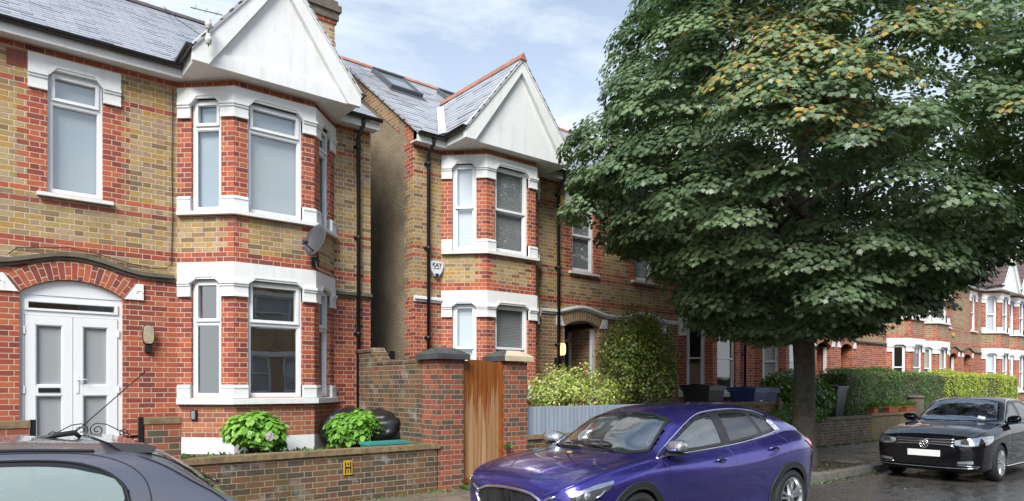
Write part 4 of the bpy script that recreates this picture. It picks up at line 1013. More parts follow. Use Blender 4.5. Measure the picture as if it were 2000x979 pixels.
# ------------------------------------------------------------------ walls, piers, gates
GW = 'garden walls along the pavement'
def wall_thing(name, label, x0, x1, y0, y1, z0, z1, mat, cop=None, cth=.065, cov=.035, group=GW, cat='wall', cz_rag=True):
    r = thing(name, label, cat, ((x0 + x1) / 2, (y0 + y1) / 2, z0), 0, group); cx, cy = (x0 + x1) / 2, (y0 + y1) / 2
    w = MB(); w.box(x0 - cx, x1 - cx, y0 - cy, y1 - cy, -.02, z1 - z0); w.build('brickwork', M[mat], r)
    if cop:
        c = MB(); n = max(1, int((x1 - x0) / .9)) if x1 - x0 > y1 - y0 else 1
        for i in range(n):
            a = x0 - cx - (cov if i == 0 else 0) + (x1 - x0) * i / n; b = x0 - cx + (x1 - x0) * (i + 1) / n + (cov if i == n - 1 else 0)
            c.box(a + (.003 if i else 0), b, y0 - cy - cov, y1 - cy + cov, z1 - z0, z1 - z0 + cth + random.uniform(-.003, .003))
        c.build('coping', M[cop], r, bevel=.012)
    return r
wall_thing('garden_wall', 'low mossy brick wall with stone coping before the hydrangeas', 2.0, 5.47, 8.47, 8.66, .12, .755, 'wallb', 'coping')
wall_thing('gate_pier', 'squat brick pier left of the scrolled iron gate', .19, .57, 8.47, 8.80, .12, 1.24, 'pier', 'coping', group='brick gate piers', cat='pier', cov=.01)
wall_thing('gate_pier', 'squat brick pier right of the scrolled iron gate', 1.62, 1.998, 8.47, 8.80, .12, 1.24, 'pier', 'coping', group='brick gate piers', cat='pier', cov=.01)
# dividing wall with step
r = thing('dividing_wall', 'dark brick wall running back from the pavement between two front gardens', 'wall', (5.60, 10.0, .655), 0, GW)
w = MB(); w.box(-.11, .11, -1.06, .38, -.3, 1.375); w.box(-.11, .11, .38, 1.12, -.3, 1.60); w.build('brickwork', M['wallb'], r)
c = MB()
for i in range(18): c.box(-.12, .12, -1.06 + i * .08 + .004, -1.06 + i * .08 + .076, 1.375, 1.45)
q = [(.30, 1.38), (.55, 1.62), (.55, 1.68), (.24, 1.40)]; c.prism([(-.13, a, b) for a, b in q][::-1], [(.13, a, b) for a, b in q][::-1]); c.box(-.13, .13, .55, 1.12, 1.60, 1.665); c.build('coping', M['wallb'], r)
def pier(label, x0, x1, y0, y1, z1, dark_side, mats):
    r = thing('brick_pier', label, 'pier', ((x0 + x1) / 2, (y0 + y1) / 2, .12), 0, 'tall capped brick piers by the wooden gate'); hx, hy = (x1 - x0) / 2, (y1 - y0) / 2
    w = MB(); w.box(-hx, hx, -hy, hy, -.02, z1 - .12); w.build('brickwork', M['pier'], r)
    c = MB(); o = .075; zz = z1 - .12; a = hx + o; b = hy + o
    lo = [(-a, -b, zz + .01), (a, -b, zz + .01), (a, b, zz + .01), (-a, b, zz + .01)]; mid = [(x, y, zz + .09) for x, y, _ in lo]; e = .17; top = [(-a + e, -b + e, zz + .185), (a - e, -b + e, zz + .185), (a - e, b - e, zz + .185), (-a + e, b - e, zz + .185)]
    for i in range(4):
        j = (i + 1) % 4; mi = 1 if (dark_side and i == 0) else 0
        if dark_side and i == 0: mi = 1
        c.face([lo[i], lo[j], mid[j], mid[i]], mi); c.face([mid[i], mid[j], top[j], top[i]], mi)
    c.face(top, 1 if dark_side else 0); c.face(lo[::-1], 0)
    c.build('cap', mats, r)
pier('brick pier with dark stone cap left of the wooden gate', 5.49, 5.94, 8.47, 8.92, 2.06, False, [M['cap'], M['capc']])
pier('brick pier with half cream half dark cap right of the wooden gate', 6.76, 7.21, 8.47, 8.92, 2.06, True, [M['cap'], M['capc']])
r = thing('wooden_gate', 'tall orange stained board gate, bare and weathered below', 'gate', (6.35, 8.56, .14))
for i in range(8):
    b = MB(); x0 = -.345 + i * .086; zt = 1.935 + random.uniform(-.008, .008) - abs(i - 2) * .004; b.box(x0 + .003, x0 + .083, -.012 + (i % 2) * .004, .012, .04, zt); b.build('board', M['gatew'], r, bevel=.003)
for x in (-.375, .375):
    b = MB(); b.box(x - .03, x + .03, -.035, .04, -.02, 1.95); b.build('post', M['postw'], r, bevel=.004)
b = MB(); b.box(-.345, .345, .012, .04, .3, .4); b.box(-.345, .345, .012, .04, 1.55, 1.65); b.build('rail', M['postw'], r)
for z in (.45, 1.65):
    b = MB(); b.box(-.365, -.33, -.02, -.012, z, z + .08); b.build('hinge', M['chrome'], r)
# passage gate, black, between the houses
r = thing('side_gate', 'black gate closing the passage between the houses', 'gate', (6.1, 11.4, .655)); b = MB()
for i in range(6): b.box(-.33 + i * .11, -.24 + i * .11, -.015, .015, 0, 1.62 + (.06 if i % 2 else 0))
b.build('board', M['iron'], r); b = MB(); b.box(-.33, .33, .015, .04, .4, .48); b.box(-.33, .33, .015, .04, 1.3, 1.38); b.build('rail', M['iron'], r)
# iron garden gate
r = thing('iron_gate', 'scrolled black wrought iron garden gate between two squat piers', 'gate', (1.10, 8.55, .12)); b = MB(); hw = .50
for x in (-hw, hw): b.tube([(x, 0, 0), (x, 0, 1.06)], .014, 6)
for z in (.12, .85, .98): b.tube([(-hw, 0, z), (hw, 0, z)], .010, 6)
for i in range(1, 12): x = -hw + i * 2 * hw / 12; b.tube([(x, 0, .12), (x, 0, .98)], .007, 5)
b.build('frame', M['iron'], r)
def spiral(mb, cx, cz, r0, turns, sg, a0=0, r_=.006):
    pts = []; n = 36
    for i in range(n + 1): t = i / n; a = a0 + sg * turns * 2 * math.pi * t; rr = r0 * (1 - .82 * t); pts.append((cx + rr * math.cos(a), 0, cz + rr * math.sin(a)))
    mb.tube(pts, r_, 5)
b = MB()
for sg in (-1, 1):
    spiral(b, sg * .075, 1.07, .072, 1.6, sg, R(90)); spiral(b, sg * .32, 1.03, .045, 1.4, sg, R(200) if sg < 0 else R(-20))
    b.tube([(sg * .075, 0, 1.142), (sg * .16, 0, 1.13), (sg * .28, 0, 1.06), (sg * .42, 0, .99), (sg * .46, 0, 1.0)], .006, 5)
    spiral(b, sg * .10, .92, .05, 1.3, -sg, R(0) if sg < 0 else R(180))
b.build('scrollwork', M['iron'], r)
b = MB(); b.tube([(.50, 0, .6), (.53, 0, .6)], .01, 6); b.build('latch', M['iron'], r)
for lab, x in (('black iron gate post beside the left squat pier', .60), ('black iron gate post beside the right squat pier', 1.585)):
    b = MB(); b.box(-.025, .025, -.03, .03, 0, 1.20); o = b.build('gate_post', M['iron'], None, loc=(x, 8.5, .12)); tag(o, lab, 'post', 'iron gate posts')
# blue-grey close-board fence on its low wall
wall_thing('garden_wall', 'low brick wall carrying the blue grey board fence', 7.215, 12.2, 8.50, 8.70, .12, .80, 'wallb', 'coping')
r = thing('board_fence', 'blue grey painted vertical board fence on the low wall', 'fence', (9.7, 8.60, .867)); b = MB(); x = -2.48
while x < 2.46:
    b.hexa([(x, -.008, 0), (x + .089, -.028, 0), (x + .089, .0, 0), (x, .0, 0), (x, -.006, .465), (x + .089, -.028, .465), (x + .089, 0, .465), (x, 0, .465)]); x += .095
b.build('boards', M['blueg'], r)
for x in (-2.4, -.8, .8, 2.4): b = MB(); b.box(x - .03, x + .03, 0.002, .06, 0, .45); b.build('post', M['blueg'], r)
b = MB(); b.box(-2.48, 2.48, .001, .035, .08, .13); b.box(-2.48, 2.48, .001, .035, .34, .39); b.build('rail', M['blueg'], r)
wall_thing('garden_wall', 'brown brick wall below the black wheelie bin and the blue bins', 12.25, 15.2, 8.55, 8.75, .12, 1.26, 'wallb', 'coping')
wall_thing('garden_wall', 'dark mossy stone wall under the ferny plant, beside the maple', 15.2, 20.0, 8.55, 8.75, .12, .80, 'wallb', 'stone')
wall_thing('garden_wall', 'yellow stained rendered wall with pots standing on its coping', 20.01, 24.6, 8.55, 8.75, .12, .84, 'moss', 'coping')
wall_thing('garden_wall', 'brick wall under the golden hedge behind the saloon', 25.0, 36.5, 8.55, 8.75, .12, .84, 'wallb', 'coping')
r = thing('stone_post', 'round topped grey stone gate post before the dark hedge', 'post', (23.3, 8.62, .12)); b = MB(); b.lathe([(0, 0), (.24, 0), (.24, 1.15), (.225, 1.19), (.26, 1.20), (.26, 1.25), (.18, 1.29), (0, 1.30)], 'z', (0, 0, 0), 20); b.build('shaft', M['stone'], r)
b = MB(); b.lathe([(0, 0), (.055, 0), (.05, 1.28), (0, 1.31)], 'z', (0, 0, 0), 10); o = b.build('timber_post', M['oldwood'], None, loc=(15.0, 8.49, .12)); tag(o, 'weathered timber post standing beside the blue wheelie bins', 'post')
# terracotta pots with low plants
pm = plain('terracotta', (.42, .11, .05), .7, var=.2)
for i, (x, w, lab) in enumerate(((20.35, .15, 'small round terracotta pot, nearest the laurel shrub, on the rendered wall'), (21.55, .36, 'long terracotta trough, middle one of the pots on the rendered wall'), (22.75, .33, 'terracotta trough nearest the stone post on the rendered wall'))):
    r = thing('plant_pot', lab, 'plant pot', (x, 8.64, .906), 0, 'terracotta pots on the wall'); b = MB()
    q = [(-w, -.10), (w, -.10), (w, .10), (-w, .10)]; b.prism([(a * .85, c * .8, 0) for a, c in q], [(a, c, .17) for a, c in q]); b.prism([(a * 1.05, c * 1.1, .15) for a, c in q], [(a * 1.05, c * 1.1, .185) for a, c in q]); b.build('pot', pm, r, bevel=.01)
    n = 260; p = np.stack([rng.uniform(-w * .9, w * .9, n), rng.uniform(-.08, .08, n), np.full(n, .16)], 1); leaves_mesh('plant', M['shrubm'], p, rng.normal(size=(n, 3)), rng.normal(size=(n, 3)) * .35 + np.array([0, 0, 1]), rng.uniform(.10, .24, n), rng.uniform(.3, 1, n), BLADE * np.array([1.6, 1]), r)
# hydrant plate
r = thing('hydrant_sign', 'small yellow hydrant plate with a black H on the mossy low wall', 'sign', (4.05, 8.455, .58)); b = MB(); b.box(-.062, .062, -.006, .008, -.095, .095); b.build('plate', plain('yellow_sign', (.62, .36, .03), .5, var=.2, scale=10), r, bevel=.004)
b = MB(); b.box(-.044, -.030, -.010, -.006, -.075, .075); b.box(.030, .044, -.010, -.006, -.075, .075); b.box(-.030, .030, -.010, -.006, -.010, .010); b.build('letter', M['iron'], r)
text_mesh('4', .052, 'numeral', M['iron'], r, (0, -.008, .045), (R(90), 0, 0), bold=True); text_mesh('3', .052, 'numeral', M['iron'], r, (0, -.008, -.048), (R(90), 0, 0), bold=True)
# bins
def wheelie(label, x, y, z, mat, rz=0.0, s=1.0, logo=False, cat='bin'):
    r = thing('wheelie_bin', label, cat, (x, y, z), rz, 'wheelie bins in the front gardens'); b = MB(); w, d, h = .29 * s, .36 * s, .98 * s
    lo = [(-w * .78, -d * .72, .05), (w * .78, -d * .72, .05), (w * .78, d * .55, .05), (-w * .78, d * .55, .05)]; hi = [(-w, -d, h), (w, -d, h), (w, d, h), (-w, d, h)]
    b.prism(lo, hi); b.prism([(p[0] * 1.05, p[1] * 1.05, h - .05) for p in hi], [(p[0] * 1.05, p[1] * 1.05, h) for p in hi]); b.build('bin_body', M[mat], r, bevel=.015)
    b = MB(); q = [(-d - .04, h + .004), (d + .05, h + .004), (d + .05, h + .05), (0, h + .095), (-d - .04, h + .045)]; b.prism([(-w - .03, a, c) for a, c in q][::-1], [(w + .03, a, c) for a, c in q][::-1]); b.build('lid', M[mat], r, bevel=.015, fixn=True)
    b = MB(); b.tube([(-w * .8, d + .08, h - .02), (w * .8, d + .08, h - .02)], .016, 8); b.tube([(-w * .8, d, h - .05), (-w * .8, d + .08, h - .02)], .014, 6); b.tube([(w * .8, d, h - .05), (w * .8, d + .08, h - .02)], .014, 6); b.build('handle', M['black'], r)
    for sg in (-1, 1): b = MB(); b.lathe([(0, -.025), (.09, -.025), (.10, 0), (.09, .025), (0, .025)], 'x', (sg * w * .85, d * .55, .10), 16); b.build('wheel', M['rubber'], r)
    if logo:
        y_ = -d * .93 - .006; b = MB(); fy = lambda z_: -(d * .72 + (d - d * .72) * (z_ - .05) / (h - .05)) - .004
        for x0, x1, z0, z1 in ((-.09, -.02, .50, .56), (-.05, .09, .42, .48), (.03, .09, .48, .70), (-.02, .04, .62, .70), (-.08, -.02, .56, .585)): b.face([(x0, fy(z0), z0), (x1, fy(z0), z0), (x1, fy(z1), z1), (x0, fy(z1), z1)])
        b.build('emblem', M['plate'], r)
    return r
M['binb'] = plain('blue_bin_plastic', (.025, .06, .20), .4, var=.15)
M['bing'] = plain('grey_bin_plastic', (.06, .065, .07), .45)
wheelie('black wheelie bin standing beside the tall shrub', 12.95, 9.15, .655, 'black')
wheelie('blue wheelie bin with a white emblem on its front', 14.60, 9.05, .655, 'binb', s=.95, logo=True)
wheelie('plain blue wheelie bin beside the one with the emblem', 15.34, 9.22, .655, 'binb', R(-8), s=.95)
wheelie('dark grey wheelie bin half hidden beside the dark hedge', 19.25, 9.35, .655, 'bing')
# bin bags
M['bag'] = plain('black_bin_bag', (.016, .016, .018), .36, var=.3, scale=5, bump=1.0)
def bag(label, x, y, z, s, seed):
    r = thing('bin_bag', label, 'bin bag', (x, y, z), seed, 'black bin bags behind the small hydrangea'); bm = bmesh.new(); bmesh.ops.create_icosphere(bm, subdivisions=4, radius=1); rr = random.Random(seed)
    ph = [(rr.uniform(2, 7), rr.uniform(0, 6), Vector((rr.gauss(0, 1), rr.gauss(0, 1), rr.gauss(0, 1))).normalized()) for _ in range(10)]
    for v in bm.verts:
        d = v.co.copy(); k = 1 + .085 * sum(abs(math.sin(f * d.dot(a) * 1.1 + p)) - .6 for f, p, a in ph); az = math.atan2(d.y, d.x); k += .06 * math.sin(9 * az + 2 * d.z) * max(0, d.z)
        v.co = Vector((d.x * k * .30, d.y * k * .27, (d.z * k * .30 if d.z < .6 else .18 + (d.z - .6) * .32)))
        if d.z > .75: f = (1 - d.z) / .25; v.co.x *= .35 + .65 * f; v.co.y *= .35 + .65 * f
        if d.z < -.6: v.co.z = max(v.co.z, -.24)
    for f in bm.faces: f.smooth = True
    me = bpy.data.meshes.new('sack'); bm.to_mesh(me); bm.free(); me.materials.append(M['bag']); o = bpy.data.objects.new('sack', me); sc.collection.objects.link(o); o.parent = r; o.location = (0, 0, .24 * s); o.scale = (s * 1.05, s * 1.05, s * .88)
    k = MB(); k.tube([(0, 0, .36 * s), (.02, .01, .43 * s), (.05, -.02, .45 * s), (.09, 0, .44 * s)], .03, 8, rs=[.10, .03, .04, .065]); k.build('knot', M['bag'], r)
bag('tied black bin bag leaning on the bay, left of its pair', 5.02, 10.42, .655, 1.35, 3)
bag('shiny black bin bag nearer the dividing wall, right of its pair', 5.30, 9.95, .655, 1.30, 8)
b = MB(); b.box(-.34, .34, -.16, .16, 0, .025); b.box(-.33, .33, -.15, .15, .025, .04); LIDMB = b
b = MB(); b.prism([(-.3, -.12, 0), (.3, -.12, 0), (.3, .12, 0), (-.3, .12, 0)], [(-.33, -.15, .145), (.33, -.15, .145), (.33, .15, .145), (-.33, .15, .145)]); r = thing('recycling_box', 'low teal recycling box with a flat lid behind the garden wall', 'box', (4.98, 9.15, .655)); b.build('tub', plain('teal_box', (.04, .20, .19), .5), r); o = LIDMB.build('lid', plain('teal_plastic', (.05, .28, .26), .5), r); o.location = (0, 0, .147)
# ------------------------------------------------------------------ things fixed to the houses
M['lampg'] = plain('ribbed_lamp_glass', (.45, .40, .28), .25, var=.2, scale=12)
def bulkhead(label, x, z, lit):
    r = thing('wall_lamp', label, 'lamp', (x, 11.13, z), 0, 'bulkhead lamps by the front doors'); b = MB(); n = 16
    for nm, rx, rz_, y0, y1, m in (('back_plate', .075, .15, -.0, -.03, 'black' if not lit else 'black'), ('lamp_shade', .066, .14, -.03, -.11, None)):
        b = MB(); pts = []
        for k in range(n): a = 2 * math.pi * k / n; c_, s_ = math.cos(a), math.sin(a); pts.append((rx * math.copysign(abs(c_) ** .6, c_), rz_ * math.copysign(abs(s_) ** .75, s_)))
        b.prism([(p[0], y0, p[1]) for p in pts][::-1], [(p[0] * .92, y1, p[1] * .94) for p in pts][::-1])
        if m: b.build(nm, M[m], r, fixn=True)
        else:
            if lit:
                mm = NM('lit_lamp_glass'); mm.done((.9, .6, .25), .3); mm.b.inputs['Emission Color'].default_value = (1, .62, .22, 1); mm.b.inputs['Emission Strength'].default_value = 1.1; mt = mm.m
            else: mt = M['lampg']
            b.build(nm, mt, r, fixn=True, bevel=.012)
    b = MB(); b.box(-.045, .045, -.07, 0, -.25, -.155); b.build('sensor', M['black'], r, bevel=.01)
bulkhead('unlit cream bulkhead lamp right of the white double door', 2.17, 2.42, False)
bulkhead('lit yellow bulkhead lamp left of the dark arched porch', 10.44, 2.50, True)
r = thing('number_plaque', 'small dark house number plaque below the lit lamp', 'plaque', (10.36, 11.12, 2.22)); b = MB(); b.box(-.10, .10, -.015, .01, -.09, .09); b.build('plate', M['iron'], r, bevel=.005); text_mesh('39', .12, 'numeral', M['plate'], r, (0, -.017, 0), (R(90), 0, 0))
# alarm box
r = thing('alarm_box', 'white alarm box with KAY lettering beside the black downpipe', 'alarm box', (7.14, 11.13, 3.93)); r.scale = (.88, 1, .88); b = MB()
q = [(-.16, .15), (-.17, .06), (-.13, -.06), (-.05, -.17), (.05, -.17), (.13, -.06), (.17, .06), (.16, .15), (.08, .165), (-.08, .165)][::-1]
b.prism([(a, 0, c) for a, c in q][::-1], [(a, -.07, c) for a, c in q][::-1]); b.build('case', plain('alarm_white', (.78, .79, .8), .35, var=.03), r, bevel=.012, fixn=True)
b = MB(); q = [(-.055, -.125), (0, -.10), (.055, -.125), (.03, -.178), (-.03, -.178)]; b.prism([(a, -.03, c) for a, c in q], [(a, -.078, c) for a, c in q]); b.build('strobe', plain('blue_strobe', (.02, .04, .18), .2), r, fixn=True)
text_mesh('KAY', .125, 'lettering', M['iron'], r, (0, -.072, .075), (R(90), 0, 0), bold=True); text_mesh('SECURITY', .04, 'lettering', M['iron'], r, (0, -.072, .0), (R(90), 0, 0))
b = MB(); q = [(-.1, .1), (-.1, -.06), (0, -.12), (.1, -.06), (.1, .1)][::-1]; b.prism([(a, 0, c) for a, c in q][::-1], [(a * .9, -.06, c * .9) for a, c in q][::-1]); o = b.build('alarm_box', plain('yellow_alarm', (.6, .36, .04), .4), None, loc=(34.2, 11.13, 3.98), fixn=True); tag(o, 'small yellow alarm box on a far brick wall above the doors', 'alarm box')
# key safe
r = thing('key_safe', 'small black and silver key safe on the brick below the bay', 'key safe', (2.76, 10.93, 1.24), R(-45)); b = MB(); b.box(-.045, .045, -.035, .02, -.075, .075); b.build('case', M['black'], r, bevel=.008); b = MB(); b.box(-.028, .028, -.042, -.035, -.06, .06); b.build('keypad', M['alloy'], r, bevel=.003)
# air vents
r = thing('air_vent', 'terracotta air brick high on the wall, left of the upper window', 'vent', (.61, 11.13, 6.01)); b = MB(); b.box(-.11, .11, -.012, .02, -.105, .105); b.build('plate', plain('terracotta_vent', (.34, .07, .035), .7), r)
b = MB()
for i in range(7):
    for j in range(6): b.box(-.098 + i * .029, -.098 + i * .029 + .016, -.0135, -.0115, -.088 + j * .031, -.088 + j * .031 + .018)
b.build('hole', M['iron'], r)
r = thing('air_vent', 'white painted air brick in the plinth under the bay', 'vent', (2.98, 10.765, .755), R(-45)); b = MB(); b.box(-.12, .12, -.012, .02, -.05, .05); b.build('plate', M['white'], r)
b = MB()
for i in range(9):
    for j in range(3): b.box(-.10 + i * .023, -.10 + i * .023 + .013, -.0135, -.0115, -.036 + j * .027, -.036 + j * .027 + .015)
b.build('hole', M['iron'], r)
# satellite dish
r = thing('satellite_dish', 'dark grey satellite dish fixed under the upper bay', 'satellite dish', (4.46, 10.46, 3.78)); dn = Vector((-.90, -.30, .28)).normalized(); rot = dn.to_track_quat('Z', 'Y').to_matrix().to_4x4()
b = MB(); b.lathe([(0, 0), (.10, .008), (.18, .026), (.25, .052), (.255, .05), (.18, .02), (.10, .0), (0, -.008)], 'z', (0, 0, 0), 28); o = b.build('dish', plain('dish_grey', (.06, .063, .07), .5), r); o.matrix_local = Matrix.Translation((-.07, -.22, .17)) @ rot @ Matrix.Diagonal((.9, 1.05, 1, 1))
c0 = Vector((-.07, -.22, .17)); lnb = c0 + dn * .30 + Vector((0, 0, -.12))
b = MB(); b.tube([c0 + Vector((0, 0, -.22)), lnb + Vector((0, 0, -.02))], .012, 6); b.build('feed_arm', M['alloyd'], r); b = MB(); b.tube([lnb, lnb - dn * .09], .025, 10); b.tube([lnb + Vector((0, 0, -.03)), lnb + Vector((.02, .02, -.06))], .02, 8); b.build('receiver', M['cap'], r)
b = MB(); b.tube([(0, .03, -.12), (0, -.08, -.12), (-.05, -.16, .05), c0 - dn * .02], .016, 8); b.box(-.06, .06, .02, .045, -.2, -.04); b.build('bracket', M['alloyd'], r)
# cables on the front
def cable(name, label, pts, mat='cable', r_=.007): b = MB(); b.tube(pts, r_, 5); o = b.build(name, M[mat]); tag(o, label, 'cable', 'cables clipped to the fronts')
cable('cable', 'black cable running down beside the bay and over the door arch', [(2.50, 11.10, 6.1), (2.49, 11.115, 5), (2.50, 11.115, 4.2), (2.48, 11.115, 3.50), (2.42, 11.10, 3.42), (2.2, 11.10, 3.40), (1.9, 11.10, 3.44), (1.5, 11.10, 3.53), (1.2, 11.10, 3.57), (.9, 11.10, 3.53), (.62, 11.10, 3.50), (.52, 11.10, 3.40)])
cable('cable', 'pale cable looping from the satellite dish along the bay to the downpipe', [(4.43, 10.40, 3.66), (4.46, 10.44, 3.58), (4.55, 10.50, 3.545), (4.85, 10.80, 3.55), (5.05, 11.02, 3.50), (5.08, 11.08, 3.36), (5.2, 11.11, 3.33), (5.40, 11.11, 3.34), (5.47, 11.11, 3.25), (5.45, 11.11, 2.6)], 'cablew')
# insulators on the bargeboard
b = MB()
r = thing('insulator', 'pair of old white porcelain insulators on the gable board', 'insulator', (2.72, 10.08, 6.70))
for z in (0, -.21):
    b = MB(); b.lathe([(0, .085), (.03, .085), (.034, .06), (.028, .05), (.045, .035), (.048, -.01), (.036, -.02), (.04, -.05), (0, -.06)], 'z', (0, -.03, z), 14); b.build('porcelain', M['porc'], r)
b = MB(); b.tube([(0, -.03, -.30), (0, -.03, .02)], .008, 6); b.tube([(0, -.03, -.11), (0, .06, -.09)], .008, 6); b.build('spindle', M['iron'], r)
b = MB(); b.tube([(2.62, 10.17, 6.60), (2.80, 12.0, 7.60), (2.97, 13.9, 8.72)], .006, 5); o = b.build('overhead_wire', M['cable']); tag(o, 'thin wire from the near gable board up over the slates', 'wire')
# aerial behind the gable
r = thing('tv_aerial', 'thin television aerial rod above the near slate roof', 'aerial', (4.30, 13.9, 8.45)); b = MB(); b.tube([(0, 0, 0), (0, 0, .55)], .015, 6); b.build('mast', M['alloyd'], r); b = MB(); b.tube([(-.85, .05, .44), (.15, -.05, .48)], .010, 6); b.build('boom', M['alloyd'], r)
for i in range(5): b = MB(); x = -.78 + i * .2; b.tube([(x, -.10, .445 + i * .008), (x, .10, .445 + i * .008)], .004, 4); b.build('element', M['alloyd'], r)
# chimney
r = thing('chimney_stack', 'corbelled yellow brick chimney rising behind the near gable', 'chimney', (5.38, 12.85, 7.4)); b = MB(); b.box(-.30, .30, -.42, .42, 0, 2.3, 0)
for z in (.78, .86): b.box(-.312, .312, -.432, .432, z - .0, z + .07, 1)
b.box(-.33, .33, -.45, .45, 1.28, 1.35, 1); b.box(-.36, .36, -.48, .48, 1.35, 1.50, 2); b.box(-.40, .40, -.52, .52, 1.50, 1.62, 2); b.box(-.35, .35, -.47, .47, 1.62, 1.72, 2); b.build('stack', [M['yel'], M['red'], M['stone']], r)
for y in (-.22, .22): b = MB(); b.lathe([(.11, 0), (.13, .05), (.11, .09), (.10, .40), (.125, .43), (.10, .46), (.08, .46), (.08, 0)], 'z', (0, y, 2.3), 16); b.build('chimney_pot', M['ridge'], r)
# skylights on the slates
def skylight(label, x0, x1, ya, yb, h=.10):
    rs, ey, ea = .764, 10.85, 6.38; z = lambda y: ea + rs * (y - ey); r = thing('skylight', label, 'skylight', ((x0 + x1) / 2, ya, z(ya)), 0, 'roof windows in the slates'); cx, cy, cz = (x0 + x1) / 2, ya, z(ya)
    nv = Vector((0, -rs, 1)).normalized(); P = lambda x, y, o: Vector((x - cx, y - cy, z(y) - cz)) + nv * o; k = .07
    def bar(mb, xa, xb, y0, y1, o0, o1): mb.hexa([P(xa, y0, o0), P(xb, y0, o0), P(xb, y1, o0), P(xa, y1, o0), P(xa, y0, o1), P(xb, y0, o1), P(xb, y1, o1), P(xa, y1, o1)])
    b = MB(); bar(b, x0, x1, ya, ya + k, 0, h); bar(b, x0, x1, yb - k, yb, 0, h + .03); bar(b, x0, x0 + k, ya + k, yb - k, 0, h); bar(b, x1 - k, x1, ya + k, yb - k, 0, h); b.build('frame', M['lead'], r)
    b = MB(); bar(b, x0 + k, x1 - k, ya + k, yb - k, h * .6, h * .7); b.build('pane', M['sky_glass'], r)
    b = MB(); bar(b, x0 - .05, x1 + .05, ya - .12, ya, .008, .014); b.build('flashing', M['lead'], r)
m = NM('skylight_glass'); m.done((.25, .28, .30), .03, spec=1.0); m.b.inputs['IOR'].default_value = 2.0; M['sky_glass'] = m.m
skylight('larger roof window in the slates, left of the terracotta gable ridge', 7.28, 8.08, 13.12, 14.02); skylight('roof window peeping over the terracotta gable ridge', 9.05, 9.6, 13.3, 14.05)
# ------------------------------------------------------------------ the other side of the street, seen only in reflections
def opposite(label, X0):
    r = thing('opposite_house', label, 'house', (X0, -9.2, 0), R(180), 'brick houses mirrored in the window glass'); W = 6.4
    f = Face((0, 0), (W, 0)); ops = [(.35, 1.25, 1.4, 3.1), (1.85, 2.75, 1.4, 3.1), (.9, 2.5, 4.2, 5.7), (4.2, 5.0, 4.2, 5.7), (3.6, 4.6, .7, 2.9)]; b = MB(); grid_wall(b, f, 0, 6.3, ops, lambda u, z, k: 0 if z < 3.4 else 1)
    b.face([(0, 8, 0), (0, 0, 0), (0, 0, 6.3), (0, 4, 9), (0, 8, 6.3)]); b.face([(W, 0, 0), (W, 8, 0), (W, 8, 6.3), (W, 4, 9), (W, 0, 6.3)]); b.build('wall', [M['brn'], M['yel']], r)
    b = MB(); b.face([(-.0, -.3, 6.1), (W, -.3, 6.1), (W, 4, 9), (0, 4, 9)]); b.face([(0, 4, 9), (W, 4, 9), (W, 8.3, 6.1), (0, 8.3, 6.1)]); b.build('roof', M['slate'], r)
    for (a, c, d, e) in ops[:4]: window(r, f, (a, c, d, e), 'sash', None, 'glass', 'curtain')
    b = MB(); f.box(b, 3.6, 4.6, .7, 2.9, -.1, -.05); b.build('door', M['upvc'], r)
    b = MB(); f.box(b, .2, 2.9, 3.1, 3.3, 0, .04); f.box(b, .7, 2.7, 5.7, 5.9, 0, .04); f.box(b, 4.0, 5.2, 5.7, 5.9, 0, .04); b.build('lintel', M['white'], r)
for i, lb in enumerate(('brick house across the road mirrored in the white front door', 'brick house across the road mirrored in the left slanting bay glass', 'brick house across the road mirrored in the near bay glass', 'second brick house across the road, mirrored in the far side of the bay', 'brick house across the road mirrored in the violet blue car')): opposite(lb, -.2 + i * 6.45)
# ------------------------------------------------------------------ cars
def pchip(xs, ys, x):
    xs = np.array(xs, float); ys = np.array(ys, float); x = np.clip(np.array(x, float), xs[0], xs[-1])
    h = np.diff(xs); d = np.diff(ys) / h; m = np.zeros(len(xs)); m[0] = d[0]; m[-1] = d[-1]
    for i in range(1, len(xs) - 1):
        if d[i - 1] * d[i] > 0:
            w1 = 2 * h[i] + h[i - 1]; w2 = h[i] + 2 * h[i - 1]; m[i] = (w1 + w2) / (w1 / d[i - 1] + w2 / d[i])
    i = np.clip(np.searchsorted(xs, x) - 1, 0, len(h) - 1); t = (x - xs[i]) / h[i]
    return (2 * t**3 - 3 * t**2 + 1) * ys[i] + (t**3 - 2 * t**2 + t) * h[i] * m[i] + (-2 * t**3 + 3 * t**2) * ys[i + 1] + (t**3 - t**2) * h[i] * m[i + 1]
def catmull(P, sub):
    P = np.array(P); Q = np.vstack([2 * P[0] - P[1], P, 2 * P[-1] - P[-2]]); out = []
    for i in range(1, len(Q) - 2):
        for k in range(sub):
            t = k / sub; a, b, c, d = Q[i - 1], Q[i], Q[i + 1], Q[i + 2]
            out.append(.5 * ((2 * b) + (-a + c) * t + (2 * a - 5 * b + 4 * c - d) * t * t + (-a + 3 * b - 3 * c + d) * t**3))
    out.append(P[-1]); return np.array(out)
def in_poly(pt, poly):
    x, y = pt; c = False; j = len(poly) - 1
    for i in range(len(poly)):
        xi, yi = poly[i]; xj, yj = poly[j]
        if (yi > y) != (yj > y) and x < (xj - xi) * (y - yi) / (yj - yi) + xi: c = not c
        j = i
    return c

